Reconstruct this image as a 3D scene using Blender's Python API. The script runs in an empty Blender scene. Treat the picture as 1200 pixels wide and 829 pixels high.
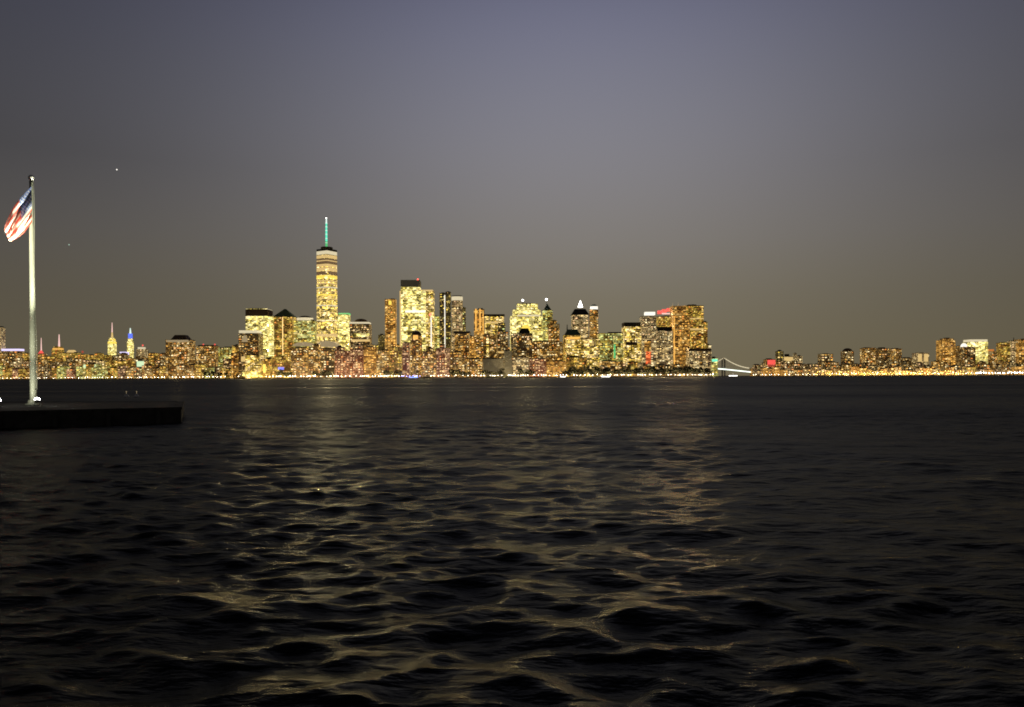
import bpy, bmesh, math, random
import numpy as np
from mathutils import Vector, Matrix
random.seed(11)
sc = bpy.context.scene
col = sc.collection
R = math.radians

# ------------------------------------------------------------------ camera
F = 900.0; ROLL = 0.0042; CAMZ = 3.4; HZ = 27.2
def P(px, py, Y):
    dx = px-600.0; dy = 414.5-py
    c, s = math.cos(ROLL), math.sin(ROLL)
    ux = dx*c+dy*s; uy = -dx*s+dy*c
    return Vector((ux/F*Y, Y, CAMZ+(uy+HZ)/F*Y))
cd = bpy.data.cameras.new('camera'); cam = bpy.data.objects.new('camera', cd); col.objects.link(cam)
cam.location = (0, 0, CAMZ)
cam.rotation_euler = (Matrix.Rotation(R(90), 3, 'X') @ Matrix.Rotation(-ROLL, 3, 'Z')).to_euler()
cd.sensor_width = 36; cd.lens = 27; cd.shift_y = HZ/1200
cd.clip_start = 0.1; cd.clip_end = 90000
sc.camera = cam

# ------------------------------------------------------------------ materials
class NT:
    def __init__(s, m):
        m.use_nodes = True; s.t = m.node_tree; s.t.nodes.clear()
    def n(s, typ, **kw):
        nd = s.t.nodes.new(typ)
        for k, v in kw.items():
            setattr(nd, k, v)
        return nd
    def l(s, a, b): s.t.links.new(a, b)
    def math(s, op, a, b=None, c=None, clamp=False):
        nd = s.n('ShaderNodeMath', operation=op); nd.use_clamp = clamp
        for i, v in enumerate((a, b, c)):
            if v is None: continue
            if isinstance(v, (int, float)): nd.inputs[i].default_value = v
            else: s.l(v, nd.inputs[i])
        return nd.outputs[0]
    def vmath(s, op, a, b=None):
        nd = s.n('ShaderNodeVectorMath', operation=op)
        for i, v in enumerate((a, b)):
            if v is None: continue
            if isinstance(v, tuple): nd.inputs[i].default_value = v
            else: s.l(v, nd.inputs[i])
        return nd.outputs[0]

M = {}
def plain(key, c, rough=0.7, metal=0, noise=0.25, nscale=0.6, emit=None, es=0, bump=0.0):
    m = bpy.data.materials.new(key); t = NT(m)
    b = t.n('ShaderNodeBsdfPrincipled'); o = t.n('ShaderNodeOutputMaterial'); t.l(b.outputs[0], o.inputs[0])
    b.inputs['Roughness'].default_value = rough; b.inputs['Metallic'].default_value = metal
    tc = t.n('ShaderNodeTexCoord'); nz = t.n('ShaderNodeTexNoise'); nz.inputs['Scale'].default_value = nscale
    nz.inputs['Detail'].default_value = 5
    t.l(tc.outputs['Object'], nz.inputs['Vector'])
    r = t.n('ShaderNodeValToRGB')
    r.color_ramp.elements[0].position = 0.3; r.color_ramp.elements[1].position = 0.7
    r.color_ramp.elements[0].color = tuple(x*(1-noise) for x in c)+(1,)
    r.color_ramp.elements[1].color = tuple(min(1, x*(1+noise)) for x in c)+(1,)
    t.l(nz.outputs[0], r.inputs[0]); t.l(r.outputs[0], b.inputs['Base Color'])
    if bump:
        bp = t.n('ShaderNodeBump'); bp.inputs['Strength'].default_value = bump; bp.inputs['Distance'].default_value = 0.05
        t.l(nz.outputs[0], bp.inputs['Height']); t.l(bp.outputs[0], b.inputs['Normal'])
    if emit:
        b.inputs['Emission Color'].default_value = tuple(emit)+(1,)
        b.inputs['Emission Strength'].default_value = es
        m.cycles.emission_sampling = 'NONE'
    M[key] = m; return m

def facade(key, wall, cols, p, S, cu=2.6, cv=3.8, big=(15, 12), rows=0.12, fu=0.62, fv=0.5, glow=0.0, vert=0.0):
    """wall with a grid of windows, some lit: cells are real window bays (UV is in metres)"""
    m = bpy.data.materials.new(key); t = NT(m)
    b = t.n('ShaderNodeBsdfPrincipled'); o = t.n('ShaderNodeOutputMaterial'); t.l(b.outputs[0], o.inputs[0])
    uv = t.n('ShaderNodeUVMap').outputs[0]
    sx = t.n('ShaderNodeSeparateXYZ'); t.l(uv, sx.inputs[0]); u, v = sx.outputs[0], sx.outputs[1]
    gu = t.math('DIVIDE', u, cu); gv = t.math('DIVIDE', v, cv)
    iu = t.math('FLOOR', gu); iv = t.math('FLOOR', gv)
    fu_ = t.math('SUBTRACT', gu, iu); fv_ = t.math('SUBTRACT', gv, iv)
    def cell(a, b_, w):
        c = t.n('ShaderNodeCombineXYZ'); t.l(a, c.inputs[0]); t.l(b_, c.inputs[1]); c.inputs[2].default_value = w
        wn = t.n('ShaderNodeTexWhiteNoise', noise_dimensions='3D'); t.l(c.outputs[0], wn.inputs[0]); return wn
    small = cell(iu, iv, 0.5)
    bu = t.math('FLOOR', t.math('DIVIDE', u, big[0])); bv = t.math('FLOOR', t.math('DIVIDE', v, big[1]))
    large = cell(bu, bv, 7.5)
    mu = t.math('FLOOR', t.math('DIVIDE', u, big[0]*0.47)); mv = t.math('FLOOR', t.math('DIVIDE', v, cv))
    mid = cell(mu, mv, 3.5)
    zero = t.math('MULTIPLY', u, 0.0)
    row = cell(t.math('FLOOR', t.math('DIVIDE', u, 200.0)), iv, 11.5)
    # lit probability
    pr = t.math('MULTIPLY', t.math('ADD', t.math('MULTIPLY', large.outputs[0], 1.3), 0.35), p)
    lit = t.math('LESS_THAN', small.outputs[0], pr)
    litm = t.math('LESS_THAN', mid.outputs[0], p*0.55)
    rowl = t.math('LESS_THAN', row.outputs[0], rows)
    lit = t.math('MAXIMUM', t.math('MAXIMUM', lit, litm), rowl)
    mk = t.math('MULTIPLY', t.math('LESS_THAN', t.math('ABSOLUTE', t.math('SUBTRACT', fu_, 0.5)), fu/2),
                t.math('LESS_THAN', t.math('ABSOLUTE', t.math('SUBTRACT', fv_, 0.55)), fv/2))
    s2 = t.n('ShaderNodeSeparateXYZ'); t.l(mid.outputs[1], s2.inputs[0])
    br = t.math('ADD', t.math('MULTIPLY', t.math('POWER', s2.outputs[1], 2.0), 1.9), 0.35)
    br = t.math('MULTIPLY', br, t.math('ADD', t.math('MULTIPLY', large.outputs[0], 0.9), 0.45))
    s4 = t.n('ShaderNodeSeparateXYZ'); t.l(small.outputs[1], s4.inputs[0])
    dim = t.math('MULTIPLY', t.math('ADD', t.math('MULTIPLY', s4.outputs[1], .24), .05), t.math('MULTIPLY', large.outputs[0], 1.0))
    dim = t.math('ADD', dim, DIM)  # unlit windows glow faintly too, standing in for city light on the walls
    e = t.math('ADD', t.math('MULTIPLY', t.math('MULTIPLY', lit, mk), t.math('MULTIPLY', br, S)), t.math('MULTIPLY', mk, t.math('MULTIPLY', dim, min(1.3, .45+p))))
    rp = t.n('ShaderNodeValToRGB'); rp.color_ramp.interpolation = 'LINEAR'
    el = rp.color_ramp.elements
    while len(el) < len(cols): el.new(0.5)
    for i, c in enumerate(cols):
        el[i].position = i/(len(cols)-1) if len(cols) > 1 else 0; el[i].color = tuple(c)+(1,)
    s3 = t.n('ShaderNodeSeparateXYZ'); t.l(mid.outputs[1], s3.inputs[0])
    t.l(t.math('MULTIPLY', t.math('ADD', s3.outputs[2], large.outputs[0]), 0.5), rp.inputs[0])
    t.l(rp.outputs[0], b.inputs['Emission Color']); t.l(e, b.inputs['Emission Strength'])
    mix = t.n('ShaderNodeMix', data_type='RGBA'); t.l(mk, mix.inputs[0])
    mix.inputs[6].default_value = tuple(wall)+(1,); mix.inputs[7].default_value = (0.02, 0.025, 0.03, 1)
    t.l(mix.outputs[2], b.inputs['Base Color'])
    t.l(t.math('SUBTRACT', 0.75, t.math('MULTIPLY', mk, 0.6)), b.inputs['Roughness'])
    m.cycles.emission_sampling = 'NONE'
    M[key] = m; return m

YEL=(1,.70,.09); GOLD=(1,.50,.09); CREAM=(1,.68,.25); WHT=(1,.81,.44); GRN=(.85,.95,.34); ORG=(1,.30,.045); RED=(1,.06,.04); TEAL=(.25,1,.75); PNK=(1,.60,.30)
G = .50; DIM = .055
facade('bright_yellow_windows', (.32,.26,.15), [YEL,(1,.85,.25),WHT], .74, 3.1*G, fu=.8, fv=.72, rows=.3)
facade('yellow_windows', (.28,.24,.15), [GOLD,YEL,CREAM,WHT], .52, 3.0*G, fu=.75, fv=.6, rows=.22)
facade('gold_windows', (.30,.20,.10), [ORG,GOLD,YEL,CREAM], .50, 1.6*G, fu=.7, fv=.55, rows=.10)
facade('orange_windows', (.32,.18,.08), [ORG,GOLD,GOLD,CREAM], .60, 1.7*G, fu=.7, fv=.55, rows=.15)
facade('red_lit_windows', (.35,.12,.06), [(1,.10,.03),(1,.16,.04),(1,.3,.1)], .75, 2.2*G, fu=.8, fv=.7, rows=.3)
facade('brown_windows', (.24,.16,.09), [ORG,GOLD,GOLD,CREAM,WHT], .40, 1.9*G, rows=.08, fu=.7)
facade('sparse_windows', (.20,.16,.11), [ORG,GOLD,CREAM,WHT], .22, 1.9*G, rows=.04)
facade('red_brick_windows', (.30,.09,.05), [ORG,PNK,PNK,CREAM], .38, 1.9*G, rows=.06)
facade('pale_windows', (.36,.31,.25), [PNK,CREAM,WHT], .50, 2.0*G, rows=.15)
facade('olive_windows', (.25,.24,.12), [GOLD,YEL,GRN,CREAM], .55, 1.7*G, rows=.18, fu=.7, fv=.6)
facade('dark_glass_windows', (.10,.11,.11), [GOLD,CREAM,YEL,WHT], .16, 1.6*G, rows=.02)
facade('tower_glass_windows', (.22,.22,.20), [YEL,CREAM,YEL,WHT], .50, 3.0*G, cu=1.5, cv=4.2, big=(9,8), rows=.42, fu=.9, fv=.62)
facade('house_windows', (.20,.15,.10), [ORG,GOLD,PNK,CREAM,GRN], .30, 2.0*G, cu=3.2, cv=3.4, big=(12,8), rows=.04)
plain('roof_dark', (.045,.04,.035)); plain('roof_brown', (.12,.075,.045)); plain('roof_copper', (.10,.16,.11))
plain('grey_panel', (.42,.42,.34)); plain('concrete', (.24,.22,.19), nscale=.3); plain('steel', (.22,.23,.24), .4, .6)
plain('finial_paint', (.85,.85,.80), .3, noise=.03); plain('pole_paint', (.25,.26,.21), .45, noise=.06, nscale=2.0)
plain('pier_stone', (.035,.032,.027), .9, noise=.45, nscale=1.7, bump=.6); plain('pier_top', (.06,.055,.045), .95, noise=.4, nscale=.8, bump=.4)
plain('bark', (.05,.035,.025)); plain('leaf', (.05,.055,.025), noise=.5, nscale=.3)
plain('ground_soil', (.05,.05,.045), .9, nscale=.01); plain('black_metal', (.03,.03,.03), .5, .5)
plain('hull_dark', (.05,.05,.06), .5); plain('hull_white', (.6,.6,.6), .4)
def glow(key, c, s): plain(key, (.5,.5,.5), emit=c, es=s, noise=0.02)
glow('lit_white', (1,.93,.78), 1.2); glow('lit_warm_white', (1,.86,.55), .7); glow('lit_yellow', YEL, 1.1); glow('lit_gold', GOLD, 1.1)
glow('lit_cream', CREAM, .7); glow('lit_deck', (.9,1,.85), 1.8); glow('lit_lilac', (.75,.66,1), 1.2); glow('lit_blue', (.12,.2,1), 1.0); glow('lit_red', (1,.10,.08), 1.0)
glow('lit_dim_red', (1,.12,.06), .35); glow('lit_teal', (.08,.62,.40), 1.5); glow('lit_green', (.08,.50,.16), 1.1); glow('lit_mast_white', (.8,1,.9), 1.0)
glow('lit_green_white', (.75,1,.6), .9); glow('lit_pink', (1,.62,.55), 1.0); glow('lit_orange', ORG, .6); glow('lit_dim_brown', (1,.55,.22), .12); glow('lit_dim_cream', (1,.75,.4), .30)
glow('beacon_white', (1,.98,.9), 9); glow('beacon_red', (1,.08,.05), 5); glow('beacon_blue', (.2,.3,1), 6)
glow('lamp_white', (1,.9,.68), 15); glow('lamp_yellow', (1,.75,.12), 10); glow('lamp_blue', (.25,.3,1), 12); glow('lamp_bright', (1,.96,.86), 9)
glow('flood_lens', (1,.98,.92), 40); glow('star_point', (1,.95,.85), 1.6); glow('star_faint', (.7,1,.8), .5)
glow('win_yellow', YEL, 1.7); glow('win_gold', GOLD, 1.5); glow('win_cream', CREAM, 1.6); glow('win_white', WHT, 1.8); glow('win_orange', ORG, 1.2)
glow('win_green', GRN, 1.2); glow('win_pink', PNK, 1.4)

# ------------------------------------------------------------------ object helpers
def tag(o, label=None, cat=None, group=None, kind=None):
    if label: o['label'] = label
    if cat: o['category'] = cat
    if group: o['group'] = group
    if kind: o['kind'] = kind
    return o
def empty(name, loc, rz=0):
    o = bpy.data.objects.new(name, None); col.objects.link(o); o.location = loc; o.rotation_euler = (0,0,rz)
    o.empty_display_size = 1; return o
def obj(name, me, parent=None, loc=None):
    o = bpy.data.objects.new(name, me); col.objects.link(o)
    if parent: o.parent = parent
    if loc: o.location = loc
    return o
def mesh(name, vs, fs, mat, uvs=None, smooth=False):
    me = bpy.data.meshes.new(name); me.from_pydata(vs, [], fs); me.update()
    me.materials.append(M[mat] if isinstance(mat, str) else mat)
    if uvs is not None:
        l = me.uv_layers.new(name='UVMap'); flat = [c for f in uvs for p in f for c in p]
        l.data.foreach_set('uv', flat)
    if smooth:
        me.polygons.foreach_set('use_smooth', [True]*len(me.polygons))
    return me
class MB:
    """collects prisms into one mesh, UV in metres along the walls"""
    def __init__(s): s.v=[]; s.f=[]; s.uv=[]
    def face(s, pts, uv=None):
        i=len(s.v); s.v += [tuple(p) for p in pts]; s.f.append(tuple(range(i,i+len(pts))))
        s.uv.append(uv if uv else [(p[0],p[1]) for p in pts])
    def prism(s, bot, top, z0, z1, off=0.0, cap=True, under=False):
        n=len(bot); u=off
        for i in range(n):
            j=(i+1)%n; a,b=bot[i],bot[j]; c,d=top[j],top[i]
            L=math.hypot(b[0]-a[0], b[1]-a[1]); L2=math.hypot(c[0]-d[0],c[1]-d[1]); m_=u+L/2
            s.face([(a[0],a[1],z0),(b[0],b[1],z0),(c[0],c[1],z1),(d[0],d[1],z1)],
                   [(m_-L/2,z0),(m_+L/2,z0),(m_+L2/2,z1),(m_-L2/2,z1)])
            u+=max(L,L2)
        if cap: s.face([(p[0],p[1],z1) for p in top])
        if under: s.face([(p[0],p[1],z0) for p in bot][::-1])
    def box(s, cx, cy, w, d, z0, z1, off=0.0, under=True, cap=True):
        q=[(cx-w/2,cy-d/2),(cx+w/2,cy-d/2),(cx+w/2,cy+d/2),(cx-w/2,cy+d/2)]
        s.prism(q,q,z0,z1,off,cap,under)
    def ring(s, cx, cy, r, n, sq=1.0, ph=0):
        return [(cx+r*math.cos(ph+2*math.pi*i/n), cy+sq*r*math.sin(ph+2*math.pi*i/n)) for i in range(n)]
    def cyl(s, cx, cy, r0, r1, z0, z1, n=10, sq=1.0, off=0.0, under=True):
        s.prism(s.ring(cx,cy,r0,n,sq), s.ring(cx,cy,max(r1,.01),n,sq), z0, z1, off, True, under)
    def ball(s, cx, cy, cz, r, n=8, m_=5, sz=1.0, half=False):
        a0 = 0 if half else -math.pi/2
        k = m_
        for i in range(k):
            a=a0+(math.pi/2-a0)*i/k; b=a0+(math.pi/2-a0)*(i+1)/k
            s.prism(s.ring(cx,cy,max(r*math.cos(a),.001),n), s.ring(cx,cy,max(r*math.cos(b),.001),n), cz+sz*r*math.sin(a), cz+sz*r*math.sin(b), 0, False, False)
    def tube(s, a, b, r0, r1=None, n=6):
        a=Vector(a); b=Vector(b); r1 = r0 if r1 is None else r1
        d=(b-a); 
        if d.length<1e-6: return
        z=d.normalized(); x=z.orthogonal().normalized(); y=z.cross(x)
        A=[a+r0*(x*math.cos(2*math.pi*i/n)+y*math.sin(2*math.pi*i/n)) for i in range(n)]
        B_=[b+r1*(x*math.cos(2*math.pi*i/n)+y*math.sin(2*math.pi*i/n)) for i in range(n)]
        for i in range(n):
            j=(i+1)%n; s.face([A[i],A[j],B_[j],B_[i]])
        s.face(B_); s.face(A[::-1])
    def mesh(s, name, mat, smooth=False): return mesh(name, s.v, s.f, mat, s.uv, smooth)
    def build(s, name, mat, parent=None, smooth=False, loc=None): return obj(name, s.mesh(name, mat, smooth), parent, loc)

# ------------------------------------------------------------------ shoreline and ground
LAND = 2.0
SH = [(-500,5200),(-60,4700),(0,4500),(60,4000),(130,3500),(200,2950),(262,2520),(300,2390),(400,2350),(560,2340),(700,2350),(800,2380),(836,2420),
      (842,3300),(846,5200),(876,5200),(882,3350),(945,3250),(1000,3150),(1140,3100),(1260,3050),(1700,3200)]
def shoreY(px):
    for (a,ya),(b,yb) in zip(SH, SH[1:]):
        if a<=px<=b: return ya+(yb-ya)*(px-a)/(b-a)
    return SH[0][1] if px<SH[0][0] else SH[-1][1]
pts=[((px-600)/F*y, y) for px,y in SH]
vs=[];fs=[]
for x,y in pts: vs += [(x,y,-3),(x,y,LAND),(x,y+6,LAND),(x/y*60000,60000,LAND)]
for i in range(len(pts)-1):
    a=4*i;b=4*i+4
    for k in range(3): fs.append((a+k,b+k,b+k+1,a+k+1))
g=obj('ground', mesh('ground',vs,fs,'ground_soil')); tag(g,'flat dark shore land under the lit city',None,None,'structure')

# ------------------------------------------------------------------ water
def water():
    rng=np.random.default_rng(5)
    ys=[-300,-60,-20,-5,2,5]; y=7.0
    while y<70: ys.append(y); y+=max(.045,.0062*y)
    while y<600: ys.append(y); y+=.0075*y
    while y<60000: ys.append(y); y+=.06*y
    ys=np.array(ys); inner=np.linspace(-1,1,1101)
    outer=np.array([1.15,1.5,2.5,6,20.])
    t=np.concatenate([-outer[::-1],inner,outer])
    hw=np.maximum(.78*ys+24,28)
    X=hw[:,None]*t[None,:]; Y=np.repeat(ys[:,None],len(t),1)
    sx=(hw*2/1100)[:,None]*np.ones_like(t)[None,:]; sy=np.gradient(ys)[:,None]*np.ones_like(t)[None,:]
    sp=np.sqrt((1.2*sx)**2+(.6*sy)**2)
    Z=np.zeros_like(X); DX=np.zeros_like(X); DY=np.zeros_like(X)
    n=110; lam=np.exp(np.linspace(np.log(.34),np.log(6),n))*rng.uniform(.93,1.07,n)
    th=R(-97)+rng.normal(0,R(33),n)
    th[::5]=R(-60)+rng.normal(0,R(25),len(th[::5]))
    # patches where short waves run stronger
    pat=.75+.35*np.sin(X*.11+Y*.045+1)*np.sin(X*.05-Y*.021+2)+.25*np.sin(X*.23+Y*.17)
    for i in range(n):
        k=2*np.pi/lam[i]
        s=SLOPE*(1.25 if lam[i]<1.0 else 1.1 if lam[i]<2.0 else .5 if lam[i]<4.5 else .38)*rng.uniform(.6,1.4)
        a=s/k
        w=np.clip((lam[i]/(sp+1e-6)-2.2)/3.0,0,1)
        if lam[i]<2: w=w*pat
        ph=k*(np.cos(th[i])*X+np.sin(th[i])*Y)+rng.uniform(0,6.28)
        Z+=w*a*np.cos(ph); DX-=.85*w*a*np.cos(th[i])*np.sin(ph); DY-=.85*w*a*np.sin(th[i])*np.sin(ph)
    X2=X+DX;Y2=Y+DY
    nr,nc=X.shape
    co=np.stack([X2,Y2,Z],-1).reshape(-1,3).astype(np.float32)
    idx=np.arange(nr*nc).reshape(nr,nc)
    q=np.stack([idx[:-1,:-1],idx[:-1,1:],idx[1:,1:],idx[1:,:-1]],-1).reshape(-1,4).astype(np.int32)
    me=bpy.data.meshes.new('water'); me.vertices.add(len(co)); me.vertices.foreach_set('co',co.ravel())
    me.loops.add(q.size); me.loops.foreach_set('vertex_index',q.ravel())
    me.polygons.add(len(q)); me.polygons.foreach_set('loop_start',np.arange(0,q.size,4,dtype=np.int32)); me.polygons.foreach_set('loop_total',np.full(len(q),4,dtype=np.int32))
    me.polygons.foreach_set('use_smooth',np.ones(len(q),dtype=bool))
    me.update(calc_edges=True); me.validate()
    m=bpy.data.materials.new('water'); t_=NT(m)
    o=t_.n('ShaderNodeOutputMaterial'); gl=t_.n('ShaderNodeBsdfGlossy'); df=t_.n('ShaderNodeBsdfDiffuse'); fr=t_.n('ShaderNodeFresnel'); mx=t_.n('ShaderNodeMixShader')
    gl.inputs['Color'].default_value=WTINT; df.inputs['Color'].default_value=(.004,.0042,.003,1); fr.inputs[0].default_value=1.33
    t_.l(t_.math('MINIMUM',fr.outputs[0],.40),mx.inputs[0])   # a rough sea never mirrors fully, even at grazing angles
    t_.l(df.outputs[0],mx.inputs[1]); t_.l(gl.outputs[0],mx.inputs[2]); t_.l(mx.outputs[0],o.inputs[0])
    g_=t_.n('ShaderNodeNewGeometry')
    sp_=t_.n('ShaderNodeSeparateXYZ'); t_.l(g_.outputs['Position'],sp_.inputs[0])
    mr=t_.n('ShaderNodeMapRange'); t_.l(t_.math('LOGARITHM',t_.math('MAXIMUM',sp_.outputs[1],1.0),10.0),mr.inputs[0])
    for i_,v_ in ((1,1.2),(2,2.7),(3,.26),(4,.41)): mr.inputs[i_].default_value=v_
    mw=t_.n('ShaderNodeMapping'); mw.inputs['Scale'].default_value=(.006,.022,1); t_.l(g_.outputs['Position'],mw.inputs[0])
    nw=t_.n('ShaderNodeTexNoise'); nw.inputs['Scale'].default_value=1; nw.inputs['Detail'].default_value=4; t_.l(mw.outputs[0],nw.inputs[0])   # gusts: rougher and calmer patches
    t_.l(t_.math('MULTIPLY',mr.outputs[0],t_.math('ADD',t_.math('MULTIPLY',nw.outputs[0],2.2),-.1)),gl.inputs['Roughness'])
    mp=t_.n('ShaderNodeMapping'); mp.inputs['Scale'].default_value=(.42,1,1); mp.inputs['Rotation'].default_value=(0,0,.12); t_.l(g_.outputs['Position'],mp.inputs[0])
    n1=t_.n('ShaderNodeTexNoise'); n1.inputs['Scale'].default_value=4.2; n1.inputs['Detail'].default_value=6; t_.l(mp.outputs[0],n1.inputs[0])
    n2=t_.n('ShaderNodeTexNoise'); n2.inputs['Scale'].default_value=.35; n2.inputs['Detail'].default_value=3; t_.l(mp.outputs[0],n2.inputs[0])
    b1=t_.n('ShaderNodeBump'); b1.inputs['Strength'].default_value=1; b1.inputs['Distance'].default_value=.085; t_.l(n1.outputs[0],b1.inputs['Height'])
    b2=t_.n('ShaderNodeBump'); b2.inputs['Strength'].default_value=1; b2.inputs['Distance'].default_value=.30; t_.l(n2.outputs[0],b2.inputs['Height']); t_.l(b1.outputs[0],b2.inputs['Normal'])
    [t_.l(b2.outputs[0],q_.inputs['Normal']) for q_ in (gl,df,fr)]
    me.materials.append(m)
    o=obj('water',me); tag(o,'dark choppy harbour water with warm glints',None,None,'structure')
SLOPE=.0225; WTINT=(.47,.46,.41,1)
water()

# ------------------------------------------------------------------ buildings
WIN={}
for k in ('win_yellow','win_gold','win_cream','win_white','win_orange','win_green','win_pink'):
    mb=MB(); mb.box(0,0,1,1,-.5,.5); WIN[k]=mb.mesh('window',k)
WSET={'y':['win_yellow','win_cream','win_white'],'g':['win_gold','win_cream','win_gold','win_orange'],'b':['win_pink','win_cream','win_gold','win_white','win_orange'],
      'w':['win_white','win_cream','win_pink'],'r':['win_pink','win_orange','win_cream'],'e':['win_green','win_cream','win_yellow']}
SW={'bright_yellow_windows':'y','yellow_windows':'y','gold_windows':'g','orange_windows':'g','brown_windows':'b','sparse_windows':'b','red_brick_windows':'r','pale_windows':'w',
    'olive_windows':'e','dark_glass_windows':'e','tower_glass_windows':'y','house_windows':'b'}
LABELS={}
used=[]
def building(name, label, x0, x1, top, Y, style, group=None, rot=None, dep=None, roof='flat', tiers=(), pieces=(), wd=1.0, round_=False, roofmat='roof_dark', cat='building'):
    """x0,x1,top: extent as seen; tiers: (x0,x1,top) higher set-back stages; pieces: (part, x0,x1,ytop,ybot,material,shape)"""
    rot = random.uniform(-.13,.13) if rot is None else rot
    W=(x1-x0)/F*Y; D=dep if dep else max(18,min(60,W*.85))
    s_=abs(math.sin(rot)); w=max(W*.55,(W-D*s_)/math.cos(rot)); k=w/W
    xm=(x0+x1)/2; base=P(xm,443,Y+D/2); H=P(xm,top,Y).z-LAND
    root=empty(name,((P(xm,443,Y)).x,Y+D/2,LAND),rot)
    tag(root,label,cat,group)
    assert label not in LABELS, label
    LABELS[label]=1; used.append((xm,top,label))
    off=random.uniform(0,900)
    mb=MB(); rf=MB()
    stages=[(x0,x1,top,0,H)]
    def hz(y): return P(xm,y,Y).z-LAND
    pz=H
    for t in tiers: stages.append((t[0],t[1],t[2],pz,hz(t[2]))); pz=hz(t[2])
    for i,(a,b,ty,z0,z1) in enumerate(stages):
        cx=((a+b)/2-xm)/F*Y*k; ww=(b-a)/F*Y*k-.6*i; dd=D*(b-a)/(x1-x0) if i else D
        if round_: 
            mb.cyl(cx,0,ww/2,ww/2,z0,z1,16,dd/ww,off,False); rf.cyl(cx,0,ww/2*.96,ww/2*.96,z1+.01,z1+1.2,16,dd/ww)
        else:
            mb.box(cx,0,ww,dd,z0,z1,off,False)
            if i==len(stages)-1 and roof=='flat':
                rf.box(cx,0,ww+1,dd+1,z1+.01,z1+1.1); 
                if not pieces or True: rf.box(cx+random.uniform(-.15,.15)*ww,0,ww*.45,dd*.5,z1+1.11,z1+random.uniform(3,5.5))
            else: rf.box(cx,0,ww+.8,dd+.8,z1+.01,z1+.9)
    if roof=='pyr':
        pass
    mb.build('wall',style,root); rf.build('roof',roofmat,root)
    for (pn,a,b,yt,yb,mat,shape) in pieces:
        p=MB(); cx=((a+b)/2-xm)/F*Y*k; ww=(b-a)/F*Y*k; z1=hz(yt); z0=hz(yb)
        full=(b-a)>.8*(x1-x0); dd=D*(ww/w) if full else min(D*.9,max(ww*.8,2))
        cy=0
        if shape=='box': p.box(cx,cy,ww+1.4,dd+1.4,z0,z1)
        elif shape=='front': p.box(cx,-D/2-.35,ww,.7,z0,z1)
        elif shape=='boxflush': p.box(cx,cy,ww,dd,z0,z1)
        elif shape=='pyr':
            q=[(cx-ww/2,-dd/2),(cx+ww/2,-dd/2),(cx+ww/2,dd/2),(cx-ww/2,dd/2)]; e=.04
            q2=[(cx-ww*e,-dd*e),(cx+ww*e,-dd*e),(cx+ww*e,dd*e),(cx-ww*e,dd*e)]; p.prism(q,q2,z0,z1,0,True,True)
        elif shape=='trap':
            q=[(cx-ww/2,-dd/2),(cx+ww/2,-dd/2),(cx+ww/2,dd/2),(cx-ww/2,dd/2)]; e=.30
            q2=[(cx-ww*e,-dd*e),(cx+ww*e,-dd*e),(cx+ww*e,dd*e),(cx-ww*e,dd*e)]; p.prism(q,q2,z0,z1,0,True,True)
        elif shape=='dome':
            for i in range(5):
                A=math.pi/2*i/5; B2=math.pi/2*(i+1)/5
                p.prism(p.ring(cx,0,ww/2*math.cos(A),16), p.ring(cx,0,max(.05,ww/2*math.cos(B2)),16), z0+(z1-z0)*math.sin(A), z0+(z1-z0)*math.sin(B2),0,i==4,i==0)
        elif shape=='arch':   # barrel vault seen end-on
            n=10; pr=[(cx+ww/2*math.cos(math.pi*i/n), z0+(z1-z0)*math.sin(math.pi*i/n)) for i in range(n+1)]
            y0_,y1_=-D/2-1,D/2
            p.face([(x,y0_,z) for x,z in pr][::-1]); p.face([(x,y1_,z) for x,z in pr])
            for i in range(n): p.face([(pr[i][0],y0_,pr[i][1]),(pr[i+1][0],y0_,pr[i+1][1]),(pr[i+1][0],y1_,pr[i+1][1]),(pr[i][0],y1_,pr[i][1])])
        elif shape=='mast': p.cyl(cx,0,ww/2,ww/5,z0,z1,8)
        elif shape=='cyl': p.cyl(cx,0,ww/2,ww/2,z0,z1,14)
        elif shape=='ball': p.ball(cx,0,(z0+z1)/2,ww/2,8,6,(z1-z0)/ww)
        elif shape=='fball': p.ball(cx,-D/2-1,(z0+z1)/2,ww/2,8,6,(z1-z0)/ww)
        p.build(pn,mat,root)
        if Y<3000 and (mat.startswith('lit_') or mat.startswith('beacon_w') or mat=='bright_yellow_windows') and shape!='mast' and ('front'!=shape or b-a>8) and z1>35:
            glint_spot(root,(cx,-D/2-4,(z0+z1)/2),mat,GLINT_POWER*(1.3 if 'beacon' in mat else .12 if mat in('lit_red','lit_green','lit_blue','lit_teal','lit_lilac') else .8))
    # added spots before the brightest facades throw glints on the harbour
    if Y<2700 and top<402 and style in ('bright_yellow_windows','yellow_windows','orange_windows','gold_windows','pale_windows'):
        for f_ in (.45,.85): glint_spot(root,(0,-D/2-4,H*f_),'lit_gold' if style in('orange_windows','gold_windows') else 'lit_cream',GLINT_POWER*.45)
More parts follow.
